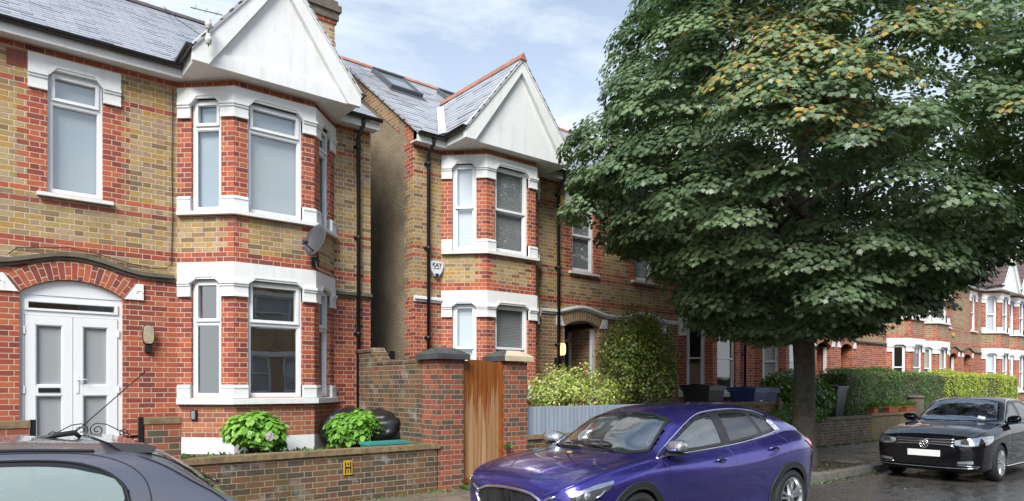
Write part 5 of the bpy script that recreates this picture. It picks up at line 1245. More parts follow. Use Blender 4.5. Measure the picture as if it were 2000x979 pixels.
def paint(name, col, metal=.5, rough=.28, drops=.25, flake=True):
    m = NM(name); c = col
    fl = m.noise(m.obj(), 400, 1, .5)
    cc = m.mix(m.mr(fl, .4, .7, 0, .35), col, tuple(min(1, x * 1.6) for x in col))
    vor = m.n('ShaderNodeTexVoronoi'); vor.inputs['Scale'].default_value = 75; m.set(vor.inputs['Vector'], m.obj())
    vor2 = m.n('ShaderNodeTexVoronoi'); vor2.inputs['Scale'].default_value = 160; m.set(vor2.inputs['Vector'], m.obj())
    d1 = m.math('MAXIMUM', m.mr(vor.outputs['Distance'], .05, .30, 1, 0, True), m.mr(vor2.outputs['Distance'], .05, .28, .6, 0, True))
    gate = m.mr(m.noise(m.obj(), 9, 3, .6), .38, .58, 0, 1)
    m.done(cc, rough, metal, .5)
    bn = m.bump(m.math('MULTIPLY', d1, gate), drops, .0035)
    m.b.inputs['Coat Weight'].default_value = 1.0; m.b.inputs['Coat Roughness'].default_value = .02
    m.set(m.b.inputs['Coat Normal'], bn)
    return m.m
M['blue'] = paint('deep_violet_blue_paint', (.055, .042, .29), .78, .26, .32)
M['vw'] = paint('black_car_paint', (.005, .005, .006), .0, .35, .08)
M['grey'] = paint('dark_blue_grey_paint', (.17, .172, .20), .6, .32, .4)
M['vw'].node_tree.nodes['Principled BSDF'].inputs['Specular IOR Level'].default_value = .0
M['silver'] = paint('silver_paint', (.42, .43, .45), .7, .3, .2)
M['redl'] = plain('red_lamp', (.55, .012, .015), .12, var=.1, coat=1.0)
M['lampin'] = plain('headlamp_reflector', (.55, .57, .6), .18, .8, var=.3, scale=30)
M['cabin'] = plain('car_interior', (.045, .045, .048), .8)
M['cabinl'] = plain('car_interior_pale', (.30, .30, .28), .8)
M['mirror'] = plain('silver_mirror_cap', (.55, .55, .56), .22, .85, var=.1)
M['clad'] = plain('black_cladding', (.022, .022, .024), .55, bump=.1)

class Car:
    def __init__(s, root, tab, wheels, rw, mat, glass_side=(), screens=(), arch_r=.37, nx=150, sub=6, clad=None):
        s.root = root; s.mat = mat
        X = tab['x']; s.L = X[-1]
        ux = np.unique(np.concatenate([np.linspace(0, s.L, nx), np.array([c[0] + arch_r * math.cos(a) for c in wheels for a in np.linspace(0, math.pi, 15)])]))
        g = {k: pchip(X, tab[k], ux) for k in tab if k != 'x'}
        rings = []
        for i, x in enumerate(ux):
            zf, ws, wm, zs, wb, zb, wr, zr, k = (g[q][i] for q in ('zf', 'ws', 'wm', 'zs', 'wb', 'zb', 'wr', 'zr', 'k'))
            hood = [(wb * .86, zb + (zr - zb) * .35), (wb * .62, zb + (zr - zb) * .68), (wb * .32, zb + (zr - zb) * .93), (0, zr)]
            cab = [((wb * .5 + wr * .5) + .022, zb + (zr - zb) * .5), (wr, zr - .06), (wr * .55, zr - .008), (0, zr)]
            up = [(a[0] * (1 - k) + b[0] * k, a[1] * (1 - k) + b[1] * k) for a, b in zip(hood, cab)]
            crease = g['wc'][i] if 'wc' in g else 0
            ctl = [(0, zf), (ws * .8, zf), (ws, zf + .05), (wm * .975 - crease, zf + (zs - zf) * .30), (wm - crease * .6, zf + (zs - zf) * .62), (wm, zs), (wb + .012, zb - .015), (wb - .004, zb + .012)] + up
            rings.append(catmull(ctl, sub))
        n = len(rings[0]); V = []; F = []
        for i, x in enumerate(ux):
            for j in range(n): V.append((x, rings[i][j][0], rings[i][j][1]))
        m = len(ux)
        V = np.array(V)
        for (cx, cz) in wheels:     # pull the nearest points onto the arch
            d = np.hypot(V[:, 0] - cx, V[:, 2] - cz); sel = (np.abs(d - arch_r) < .022) & (V[:, 1] > .5)
            f = arch_r / np.maximum(d, 1e-6)
            V[sel, 0] = cx + (V[sel, 0] - cx) * f[sel]; V[sel, 2] = cz + (V[sel, 2] - cz) * f[sel]
        for i in range(m - 1):
            for j in range(n - 1): F.append((i * n + j, i * n + j + 1, (i + 1) * n + j + 1, (i + 1) * n + j))
        V2 = V.copy(); V2[:, 1] *= -1; N = len(V)
        allV = np.vstack([V, V2]).tolist(); allF = [f[::-1] for f in F] + [(a + N, b + N, c + N, d + N) for a, b, c, d in F]
        # closed ends
        full = [tuple(v) for v in allV]
        s.bvh = BVHTree.FromPolygons([Vector(v) for v in full], allF)
        keep = []
        A = np.array(allV)
        for f in allF:
            c = A[list(f)].mean(0)
            if any(math.hypot(c[0] - cx, c[2] - cz) < arch_r - .002 and abs(c[1]) > .45 for cx, cz in wheels): continue
            if any(abs(c[1]) > .3 and in_poly((c[0], c[2]), pl) for pl in glass_side): continue
            if any(c[2] > zz and in_poly((c[0], abs(c[1])), pl) for pl, zz in screens): continue
            keep.append(f)
        mb = MB(); mb.mesh(full, keep, 0, True)
        # end caps
        for i in (0, m - 1):
            ids = [i * n + j for j in range(n)] + [N + i * n + j for j in range(n - 1, -1, -1)]
            mb.face([full[q] for q in ids], 0, sm=False)
        o = mb.build('body', mat, root, autouv=False, merge=True, fixn=True); s.body = o
        s.wheels = wheels
        wl = MB()
        for cx, cz in wheels:
            for sg in (-1, 1):
                k = 18; P_ = [(cx + (arch_r + .012) * math.cos(math.pi * (1.12 * i / k - .06)), cz + (arch_r + .012) * math.sin(math.pi * (1.12 * i / k - .06))) for i in range(k + 1)]
                for i in range(k): wl.face([(P_[i][0], sg * .87, P_[i][1]), (P_[i + 1][0], sg * .87, P_[i + 1][1]), (P_[i + 1][0], sg * .45, P_[i + 1][1]), (P_[i][0], sg * .45, P_[i][1])])
                wl.face([(p[0], sg * .45, p[1]) for p in P_])
        wl.box(.3, s.L - .4, -.5, .5, .2, .24)
        wl.build('underbody', M['alloyd'], root)
    def hit(s, x=None, y=None, z=None, d='y', sg=1, eps=.004):
        if d == 'y': o, v = Vector((x, sg * 3, z)), Vector((0, -sg, 0))
        elif d == 'z': o, v = Vector((x, y, 4)), Vector((0, 0, -1))
        elif d == 'x': o, v = Vector((-3, y, z)), Vector((1, 0, 0))
        else: o, v = Vector((s.L + 3, y, z)), Vector((-1, 0, 0))
        h = s.bvh.ray_cast(o, v)
        if h[0] is None: 
            h = s.bvh.find_nearest(Vector((x if x is not None else (0 if d == 'x' else s.L), y if y is not None else sg * .85, z if z is not None else 1)))
        nn = h[1] if h[1].dot(v) < 0 else -h[1]
        return h[0] + nn * eps
    def strip(s, mb, lo, hi, d, sg=1, n=24, m=8, eps=.004, mi=0):
        """patch laid on the body between two polylines given in the projection plane"""
        def samp(pl, t):
            L_ = [0]
            for a, b in zip(pl, pl[1:]): L_.append(L_[-1] + math.dist(a, b))
            q = t * L_[-1]; i = max(0, min(len(pl) - 2, next((k for k in range(len(L_) - 1) if L_[k + 1] >= q - 1e-9), len(pl) - 2)))
            f = (q - L_[i]) / max(1e-9, L_[i + 1] - L_[i]); return [pl[i][c] + (pl[i + 1][c] - pl[i][c]) * f for c in (0, 1)]
        V = []
        for i in range(n + 1):
            a, b = samp(lo, i / n), samp(hi, i / n)
            for j in range(m + 1):
                p = [a[c] + (b[c] - a[c]) * j / m for c in (0, 1)]
                if d == 'y': V.append(s.hit(x=p[0], z=p[1], d='y', sg=sg, eps=eps))
                elif d == 'z': V.append(s.hit(x=p[0], y=p[1], d='z', eps=eps))
                else: V.append(s.hit(y=p[0], z=p[1], d=d, eps=eps))
        F = [(i * (m + 1) + j, i * (m + 1) + j + 1, (i + 1) * (m + 1) + j + 1, (i + 1) * (m + 1) + j) for i in range(n) for j in range(m)]
        want = {'y': Vector((0, sg, 0)), 'z': Vector((0, 0, 1)), 'x': Vector((-1, 0, 0)), 'X': Vector((1, 0, 0))}[d]
        tot = sum(((V[f[2]] - V[f[0]]).cross(V[f[3]] - V[f[1]]).dot(want) for f in F))
        if tot < 0: F = [f[::-1] for f in F]
        mb.mesh(V, F, mi, True)
    def line(s, mb, pts, d, r=.004, sg=1, eps=.0, n=6, dens=.05, flat=None):
        P_ = []
        for a, b in zip(pts, pts[1:]):
            k = max(1, int(math.dist(a, b) / dens))
            for i in range(k): P_.append([a[c] + (b[c] - a[c]) * i / k for c in (0, 1)])
        P_.append(list(pts[-1]))
        Q = []
        for p in P_:
            if d == 'y': Q.append(s.hit(x=p[0], z=p[1], d='y', sg=sg, eps=eps))
            elif d == 'z': Q.append(s.hit(x=p[0], y=p[1], d='z', eps=eps))
            else: Q.append(s.hit(y=p[0], z=p[1], d=d, eps=eps))
        mb.tube(Q, r, n)
    def side_window(s, lo, hi, sg, mat, seal=.022, nm='side_window'):
        mb = MB(); s.strip(mb, lo, hi, 'y', sg, 26, 8, .001); w_ = mb.build(nm, M[mat], s.root, autouv=False, fixn=False)
        fr = MB(); out = lo + hi[::-1]; cx = sum(p[0] for p in out) / len(out); cz = sum(p[1] for p in out) / len(out)
        loop = out + [out[0]]
        inn = [(p[0] + (cx - p[0]) * min(.5, seal * 1.5 / max(.05, abs(cx - p[0]) + .15)), p[1] + (cz - p[1]) * min(.5, seal * 1.3 / max(.05, abs(cz - p[1])))) for p in loop]
        s.strip(fr, loop, inn, 'y', sg, 60, 2, .0035); fr.build('seal', M['black'], w_, autouv=False)
        return w_
def smooth_line(pts, k=6):
    return [tuple(p) for p in catmull([list(p) for p in pts], k)]
def wheel(root, cx, cy, cz, r, w, sg, spokes, rimr=None, style='five', rim='alloy'):
    rr = rimr or r * .70
    c = (cx, cy, cz); mb = MB()
    prof = [(rr - .01, -w * .5 + .02), (rr + .012, -w * .5), (r - .05, -w * .52), (r - .012, -w * .44), (r, -w * .34), (r, w * .34), (r - .012, w * .44), (r - .05, w * .5), (rr, w * .48)]
    mb.lathe([(a, b) for a, b in prof], 'y', c, 48)
    wh = mb.build('wheel', M['rubber'], root, autouv=False)
    rm = MB(); o = sg * w * .5
    rm.lathe([(rr + .004, o * 1.0), (rr - .008, o * 1.02), (rr - .018, o * .93), (rr - .03, o * .3), (rr - .04, -o * .6)], 'y', c, 40)
    # spokes
    yo = cy + o * .88; yi = cy + o * .62
    hub = .052
    for k in range(spokes):
        a = 2 * math.pi * k / spokes + .35
        for off, wd in (((-.13, .017), (.13, .017)) if style == 'double' else ((0, .020),) if style == 'multi' else ((0, .036),)):
            a0, a1 = a + off * .55, a + off * 1.25
            p0 = (cx + hub * .7 * math.cos(a0), cz + hub * .7 * math.sin(a0)); p1 = (cx + (rr - .012) * math.cos(a1), cz + (rr - .012) * math.sin(a1))
            dx, dz = p1[0] - p0[0], p1[1] - p0[1]; l = math.hypot(dx, dz); nx_, nz_ = -dz / l, dx / l; w0, w1 = wd * 1.5, wd
            q = [(p0[0] + nx_ * w0, p0[1] + nz_ * w0), (p0[0] - nx_ * w0, p0[1] - nz_ * w0), (p1[0] - nx_ * w1, p1[1] - nz_ * w1), (p1[0] + nx_ * w1, p1[1] + nz_ * w1)]
            rm.prism([(x, yi - (cy - yi) * 0, z) for x, z in q], [(q[0][0] * .8 + q[1][0] * .2, yo + sg * .004, q[0][1] * .8 + q[1][1] * .2), (q[1][0] * .8 + q[0][0] * .2, yo + sg * .004, q[1][1] * .8 + q[0][1] * .2), (q[2][0] * .8 + q[3][0] * .2, yo + sg * .016, q[2][1] * .8 + q[3][1] * .2), (q[3][0] * .8 + q[2][0] * .2, yo + sg * .016, q[3][1] * .8 + q[2][1] * .2)])
    rm.lathe([(0, o * .98), (.03, o * .97), (hub, o * .86), (hub, o * .4)], 'y', c, 20)
    rm.build('rim', M[rim], wh, autouv=False, fixn=True)
    dk = MB(); dk.lathe([(0, o * .2), (rr - .03, o * .2)], 'y', c, 30); dk.lathe([(0, o * .35), (.14, o * .35), (.14, o * .3)], 'y', c, 24); dk.build('brake_disc', M['alloyd'], wh, autouv=False)
    return wh
def interior(root, xs, L, zfl=.45, wheel_y=.36, h=1.25, w=.62, headz=None):
    for x, y, nm in ((xs, .36, 'seat'), (xs, -.36, 'seat'), (xs + .85, .34, 'seat'), (xs + .85, -.34, 'seat')):
        mb = MB(); c = [(x - .45, zfl), (x + .05, zfl), (x + .22, h - .20), (x + .12, h - .18), (x - .02, zfl + .2), (x - .45, zfl + .18)]
        mb.prism([(a, y - .24, b) for a, b in c], [(a, y + .24, b) for a, b in c]); 
        c = [(x + .14, h - .16), (x + .26, h - .17), (x + .30, h), (x + .19, h + .01)]; mb.prism([(a, y - .12, b) for a, b in c], [(a, y + .12, b) for a, b in c])
        mb.build('seat', M['cabin'], root, bevel=.025, fixn=True)
    mb = MB(); c = [(xs - 1.15, .55), (xs - .72, .55), (xs - .68, h - .36), (xs - .78, h - .27), (xs - 1.25, h - .25), (xs - 1.35, .85)]; mb.prism([(a, -w - .04, b) for a, b in c], [(a, w + .04, b) for a, b in c]); mb.build('dashboard', M['cabin'], root, bevel=.02, fixn=True)
    mb = MB(); cc = Vector((xs - .60, wheel_y, h - .30)); n = 20; tilt = R(25)
    mb.tube([cc + Vector((math.sin(tilt) * math.sin(2 * math.pi * k / n) * .18, .18 * math.cos(2 * math.pi * k / n), math.cos(tilt) * .18 * math.sin(2 * math.pi * k / n))) for k in range(n + 1)], .014, 6); mb.tube([cc, cc + Vector((-.14, 0, -.06))], .03, 6)
    mb.build('steering_wheel', M['cabin'], root)
def mirror_part(car, x, z, sg, mat, w=.23, h=.15, reach=.17):
    p = car.hit(x=x, z=z, d='y', sg=sg); mb = MB(); n = 14; P_ = []
    yc = p.y + sg * (reach * .5 + .02); rings = []
    for i, (dy, sc_) in enumerate(((-.11, .55), (-.09, .85), (-.04, 1.0), (.04, 1.0), (.09, .85), (.118, .45))):
        rings.append([(x - .0 + (.075 if math.cos(2 * math.pi * k / n) > 0 else .105) * sc_ * math.cos(2 * math.pi * k / n) - dy * .28 * 1, yc + sg * dy, p.z + .07 + (.082 if math.sin(2 * math.pi * k / n) > 0 else .055) * sc_ * math.sin(2 * math.pi * k / n) + dy * .1) for k in range(n)])
    V = [q for r_ in rings for q in r_]; F = [[i * n + k, i * n + (k + 1) % n, (i + 1) * n + (k + 1) % n, (i + 1) * n + k] for i in range(5) for k in range(n)] + [list(range(n)), [5 * n + k for k in range(n)]]
    mb.mesh(V, F); o = mb.build('wing_mirror', M[mat], car.root, autouv=False, fixn=True)
    b = MB(); b.tube([(x + .02, p.y - sg * .02, p.z - .005), (x, p.y + sg * .05, p.z + .005), (x - .01, yc, p.z + .015)], .026, 8); b.box(x - .085, x + .06, yc - .075, yc + .075, p.z + .0, p.z + .022); b.build('mirror_arm', M['black'], o, autouv=False, fixn=True)

# ---- violet-blue crossover in the foreground
LQ = 4.43
qroot = thing('parked_car', 'rain-spotted violet blue hatchback with silver mirror parked before the wooden gate', 'car', (4.06, 5.05, 0), 0, 'cars parked along the kerb')
tq = dict(
    x= [0,    .03,  .09,  .26,  .52,  .78,  1.00, 1.22, 1.46, 1.76, 2.28, 2.95, 3.40, 3.75, 4.05, 4.25, 4.37, 4.43],
    zf=[.40,  .30,  .24,  .21,  .20,  .20,  .20,  .20,  .20,  .20,  .20,  .20,  .20,  .21,  .24,  .28,  .36,  .46],
    ws=[.42,  .58,  .70,  .81,  .86,  .87,  .87,  .86,  .86,  .86,  .86,  .86,  .86,  .86,  .82,  .74,  .62,  .50],
    wm=[.46,  .64,  .75,  .86,  .895,  .905, .90,  .895, .895, .895, .895, .90,  .905, .90,  .86,  .79,  .68,  .52],
    zs=[.58,  .62,  .66,  .71,  .78,  .82,  .84,  .845, .84,  .83,  .83,  .87,  .95,  .98,  .97,  .93,  .88,  .80],
    wb=[.42,  .58,  .69,  .77,  .79,  .80,  .795, .785, .78,  .78,  .775, .77,  .745, .72,  .68,  .60,  .52,  .40],
    zb=[.66,  .71,  .755, .82,  .88,  .915, .94,  .96,  .975, .985, 1.01, 1.055, 1.095, 1.13, 1.13, 1.06, .97, .86],
    wr=[.1,   .1,   .2,   .3,   .4,   .5,   .55,  .62,  .62,  .60,  .59,  .585, .57,  .545, .52,  .48,  .4,  .3],
    zr=[.70,  .765, .81,  .88,  .945, .975, .995, 1.06, 1.20, 1.355, 1.455, 1.475, 1.43, 1.355, 1.225, 1.11, .99, .87],
    k= [0,    0,    0,    0,    0,    0,    0,    .55,  .95,  1,    1,    1,    1,    1,    1,    .8,    .3,  0],
    wc=[0,    0,    0,    0,    0,    .01,  .03,  .045, .05,  .05,  .045, .03,  .012, .005, 0,    0,    0,   0])
fwQ, rwQ = (.84, .345), (3.57, .345)
lo1 = [(1.34, .99), (1.65, .998), (2.0, 1.008), (2.36, 1.03)]
hi1 = [(1.42, 1.03), (1.60, 1.135), (1.80, 1.24), (2.05, 1.335), (2.30, 1.375)]
lo2 = [(2.48, 1.038), (2.75, 1.058), (3.02, 1.085), (3.14, 1.098)]
hi2 = [(2.41, 1.387), (2.70, 1.392), (2.96, 1.378)]
lo3 = [(3.17, 1.102), (3.28, 1.115), (3.42, 1.14)]
hi3 = [(3.00, 1.376), (3.17, 1.352), (3.32, 1.305)]
wsQ = [(1.04, 0), (1.05, .25), (1.10, .48), (1.20, .64), (1.27, .68), (1.48, .62), (1.74, .54), (1.80, .40), (1.84, .2), (1.85, 0)]
rsQ = [(3.62, 0), (3.62, .5), (4.0, .52), (4.08, 0)]
gq = [lo1 + hi1[::-1], lo2 + hi2[::-1], lo3 + hi3[::-1]]
Q = Car(qroot, tq, [fwQ, rwQ], .34, M['blue'], gq, [(wsQ, .97)], arch_r=.375)
for sg in (-1, 1):
    Q.side_window(lo1, hi1, sg, 'cglass'); Q.side_window(lo2, hi2, sg, 'cglassd'); Q.side_window(lo3, hi3, sg, 'cglassd', nm='quarter_window')
    # black pillars between the panes
    mb = MB(); Q.strip(mb, [(2.36, 1.03), (2.48, 1.038)], [(2.30, 1.376), (2.41, 1.388)], 'y', sg, 4, 10, .003); mb.build('pillar_trim', M['black'], qroot, autouv=False); mb = MB(); Q.strip(mb, [(3.14, 1.098), (3.17, 1.102)], [(2.96, 1.379), (3.0, 1.377)], 'y', sg, 2, 10, .003)
    mb.build('pillar_trim', M['black'], qroot, autouv=False)
    # chrome strip round the glass with the kinked rear corner
    ch = MB(); belt = smooth_line([(1.22, .955), (1.34, .975), (1.65, .984), (2.36, 1.016), (2.75, 1.044), (3.14, 1.086), (3.42, 1.125), (3.56, 1.14)])
    Q.line(ch, belt, 'y', .010, sg, .004); top = smooth_line([(1.21, .96), (1.36, 1.035), (1.58, 1.15), (1.80, 1.258), (2.05, 1.352), (2.30, 1.392), (2.70, 1.408), (2.98, 1.394), (3.18, 1.368), (3.35, 1.32)])
    Q.line(ch, top, 'y', .008, sg, .003)
    Q.strip(ch, [(3.33, 1.318), (3.40, 1.315)], [(3.45, 1.13), (3.60, 1.14)], 'y', sg, 4, 8, .006); Q.line(ch, [(3.41, 1.315), (3.37, 1.23), (3.47, 1.135)], 'y', .008, sg, .005)
    Q.line(ch, [(3.45, 1.21), (3.60, 1.22)], 'y', .006, sg, .005)
    ch.build('chrome_trim', M['chrome'], qroot, autouv=False)
    gp = MB()
    for pl in ([(1.28, .94), (1.31, .80), (1.29, .45), (1.28, .27)], [(2.42, 1.02), (2.44, .80), (2.42, .45), (2.42, .27)], [(3.46, 1.14), (3.52, 1.0), (3.42, .80), (3.22, .60), (3.10, .27)], [(1.30, .25), (3.12, .25)]): Q.line(gp, smooth_line(pl), 'y', .0035, sg, -.001)
    gp.build('door_gap', M['black'], qroot, autouv=False)
    cr = MB(); Q.line(cr, smooth_line([(.75, .80), (1.1, .83), (1.5, .84), (2.0, .835), (2.6, .84), (3.1, .88), (3.6, .95)]), 'y', .0035, sg, -.001); 
    for hx, hz in ((2.18, .885), (3.20, .95)):
        h = MB(); a = Q.hit(x=hx - .12, z=hz - .005, d='y', sg=sg, eps=.006); b = Q.hit(x=hx, z=hz + .002, d='y', sg=sg, eps=.038); b2 = Q.hit(x=hx - .06, z=hz, d='y', sg=sg, eps=.036); c = Q.hit(x=hx + .10, z=hz + .01, d='y', sg=sg, eps=.008)
        h.tube([a, b2, b, c], .013, 8, rs=[.008, .015, .015, .009]); 
        hd = h.build('door_handle', M['blue'], qroot, autouv=False)
        cu = MB(); ctr = (hx, hz); n = 14; P_ = [(hx + .085 * math.cos(2 * math.pi * i / n), hz + .004 + .036 * math.sin(2 * math.pi * i / n)) for i in range(n)]
        cu.face([Q.hit(x=p[0], z=p[1], d='y', sg=sg, eps=.002) for p in P_]); cu.build('handle_recess', M['black'], hd, autouv=False)
    # black cladding round the arches and along the sill
    cl = MB()
    for cx, cz in (fwQ, rwQ):
        k = 26; a0, a1 = (-.12, math.pi + .12); inn = [(cx + .372 * math.cos(a0 + (a1 - a0) * i / k), cz + .372 * math.sin(a0 + (a1 - a0) * i / k)) for i in range(k + 1)]; ou = [(cx + .435 * math.cos(a0 + (a1 - a0) * i / k), cz + .43 * math.sin(a0 + (a1 - a0) * i / k)) for i in range(k + 1)]
        Q.strip(cl, inn, ou, 'y', sg, 40, 3, .010); Q.line(cl, ou, 'y', .009, sg, .003); Q.line(cl, inn, 'y', .012, sg, .002)
    Q.strip(cl, [(1.28, .225), (3.16, .225)], [(1.26, .30), (3.18, .30)], 'y', sg, 20, 2, .008)
    cl.build('wheel_arch_trim', M['clad'], qroot, autouv=False)
    # tail lamp wraps round the corner
    tl = MB(); Q.strip(tl, [(3.98, .985), (4.12, .90), (4.30, .895)], [(3.93, 1.015), (4.10, 1.03), (4.31, .985)], 'y', sg, 12, 5, .008); tl.build('tail_light', M['redl'], qroot, autouv=False)
    # head lamp: dark housing, bright eyebrow, lens
    hl = MB(); Q.strip(hl, [(.10, .645), (.20, .645), (.32, .68), (.46, .755)], [(.09, .695), (.20, .735), (.32, .765), (.48, .795)], 'y', sg, 14, 6, .003); hl_o = hl.build('headlight', M['cabin'], qroot, autouv=False)
    ey = MB(); Q.strip(ey, [(.10, .685), (.20, .725), (.32, .75), (.49, .785)], [(.09, .705), (.20, .748), (.32, .782), (.51, .812)], 'y', sg, 14, 2, .010)
    Q.line(ey, [(.28, .68), (.33, .695), (.38, .74)], 'y', .010, sg, .008)
    ey.build('daylight_strip', M['lampin'], hl_o, autouv=False)
    pr = MB(); p = Q.hit(x=.22, z=.695, d='y', sg=sg, eps=-.01); pr.lathe([(0, -.02), (.03, -.012), (.042, 0), (.045, .01)], 'y', p, 16); p = Q.hit(x=.15, z=.68, d='y', sg=sg, eps=-.01); pr.lathe([(0, -.015), (.025, -.01), (.035, 0)], 'y', p, 14); pr.build('projector', M['lampin'], hl_o, autouv=False)
    mirror_part(Q, 1.42, .985, sg, 'mirror')
ws_lo = [(1.25, -.66), (1.11, -.46), (1.05, -.22), (1.04, 0), (1.05, .22), (1.11, .46), (1.25, .66)]
ws_hi = [(1.75, -.54), (1.80, -.36), (1.84, -.18), (1.85, 0), (1.84, .18), (1.80, .36), (1.75, .54)]
mb = MB(); Q.strip(mb, ws_lo, ws_hi, 'z', 1, 36, 16, .001); wq = mb.build('windscreen', M['wglass'], qroot, autouv=False)
fr = MB(); inn = lambda pl, a: [(p[0] + a, p[1] * (1 - .04)) for p in pl]
Q.strip(fr, ws_lo, [(p[0] + .05, p[1] * .95) for p in ws_lo], 'z', 1, 30, 2, .003); Q.strip(fr, ws_hi, [(p[0] - .05, p[1] * .95) for p in ws_hi], 'z', 1, 30, 2, .003)
for sg in (-1, 1): Q.strip(fr, [(1.25, sg * .66), (1.75, sg * .54)], [(1.29, sg * .62), (1.72, sg * .51)], 'z', 1, 20, 2, .0032)
fr.build('seal', M['black'], wq, autouv=False)
wp = MB()
for pl in ([(1.08, -.38), (1.13, -.10), (1.24, .42)], [(1.07, .10), (1.11, .40), (1.22, .60)]): Q.line(wp, pl, 'z', .008, 1, .014)
wp.build('wiper', M['black'], qroot, autouv=False)
gp = MB()
for sg in (-1, 1): Q.line(gp, smooth_line([(.15, sg * .53), (.4, sg * .68), (.75, sg * .715), (1.08, sg * .715), (1.22, sg * .72)]), 'z', .004, 1, -.001)
Q.line(gp, smooth_line([(.15, -.53), (.10, -.3), (.085, 0), (.10, .3), (.15, .53)]), 'z', .004, 1, -.001)
gp.build('bonnet_gap', M['black'], qroot, autouv=False)
bl = MB()
for sg in (-1, 1): Q.line(bl, smooth_line([(.20, sg * .22), (.5, sg * .40), (1.02, sg * .55)]), 'z', .006, 1, -.002)
bl.build('bonnet_crease', M['blue'], qroot, autouv=False)
gr = MB(); Q.strip(gr, [(-.40, .44), (0, .42), (.40, .44)], [(-.46, .60), (0, .665), (.46, .60)], 'x', 1, 24, 6, .004); go = gr.build('grille', M['black'], qroot, autouv=False)
gc = MB(); Q.line(gc, smooth_line([(-.30, .44), (-.48, .55), (-.46, .625), (0, .685), (.46, .625), (.48, .55), (.30, .44), (0, .425), (-.30, .44)]), 'x', .016, 1, .006)
for sg in (-1, 1): Q.line(gc, [(sg * .46, .62), (sg * .62, .685)], 'x', .010, 1, .006)
gc.build('grille_surround', M['chrome'], go, autouv=False)
ms = MB()
for z in (.47, .505, .54, .575, .61): Q.line(ms, [(-.42, z), (0, z - .01), (.42, z)], 'x', .004, 1, .006)
ms.build('grille_bar', M['clad'], go, autouv=False)
for cx, cz in (fwQ, rwQ):
    for sg in (-1, 1): wheel(qroot, cx, sg * .79, cz, .34, .22, sg, 5, .245, 'double')
interior(qroot, 2.05, LQ, h=1.15)
rr_ = MB(); rr_.box(1.70, 1.75, -.11, .11, 1.20, 1.26); rr_.build('rear_view_mirror', M['black'], qroot, bevel=.01)

# ---- black saloon
vroot = thing('parked_car', 'black saloon with blank white number plate parked on the wet road beyond the tree', 'car', (13.30, 4.78, 0), 0, 'cars parked along the kerb')
tv = dict(
    x= [0,    .02,  .07,  .20,  .50,  .93,  1.25, 1.55, 1.85, 2.20, 2.60, 3.10, 3.50, 3.85, 4.15, 4.45, 4.68, 4.77],
    zf=[.30,  .24,  .20,  .18,  .17,  .17,  .17,  .17,  .17,  .17,  .17,  .17,  .17,  .18,  .20,  .24,  .30,  .42],
    ws=[.48,  .62,  .71,  .79,  .85,  .87,  .87,  .86,  .86,  .86,  .86,  .86,  .86,  .86,  .85,  .82,  .74,  .62],
    wm=[.52,  .67,  .76,  .84,  .895, .91,  .91,  .905, .905, .905, .905, .905, .905, .90,  .89,  .86,  .78,  .66],
    zs=[.55,  .60,  .64,  .68,  .76,  .82,  .85,  .86,  .87,  .88,  .89,  .90,  .91,  .92,  .92,  .92,  .90,  .82],
    wb=[.46,  .60,  .69,  .76,  .80,  .80,  .79,  .775, .77,  .77,  .765, .76,  .75,  .74,  .73,  .71,  .64,  .52],
    zb=[.64,  .72,  .76,  .80,  .87,  .915, .95,  .965, .975, .985, .99,  1.0,  1.01, 1.02, 1.03, 1.04, 1.02, .90],
    wr=[.1,   .1,   .2,   .3,   .4,   .5,   .58,  .60,  .60,  .585, .575, .565, .56,  .56,  .55,  .5,   .4,  .3],
    zr=[.66,  .765, .81,  .855, .935, .985, 1.01, 1.10, 1.27, 1.425, 1.468, 1.46, 1.41, 1.29, 1.15, 1.09, 1.06, .92],
    k= [0,    0,    0,    0,    0,    0,    0,    .5,   .95,  1,    1,    1,    1,    1,    .8,   .2,   0,   0])
fwV, rwV = (.93, .325), (3.64, .325)
vlo1 = [(1.70, 1.0), (2.0, 1.0), (2.58, 1.01)]; vhi1 = [(1.78, 1.045), (2.0, 1.20), (2.25, 1.335), (2.50, 1.385)]
vlo2 = [(2.66, 1.012), (3.0, 1.02), (3.55, 1.04)]; vhi2 = [(2.60, 1.39), (2.95, 1.385), (3.20, 1.35), (3.42, 1.27)]
vws = [(1.32, 0), (1.34, .3), (1.42, .55), (1.55, .66), (1.62, .67), (1.9, .60), (2.14, .52), (2.22, .36), (2.25, .0)]
V = Car(vroot, tv, [fwV, rwV], .325, M['vw'], [vlo1 + vhi1[::-1], vlo2 + vhi2[::-1]], [(vws, 1.0)], arch_r=.36)
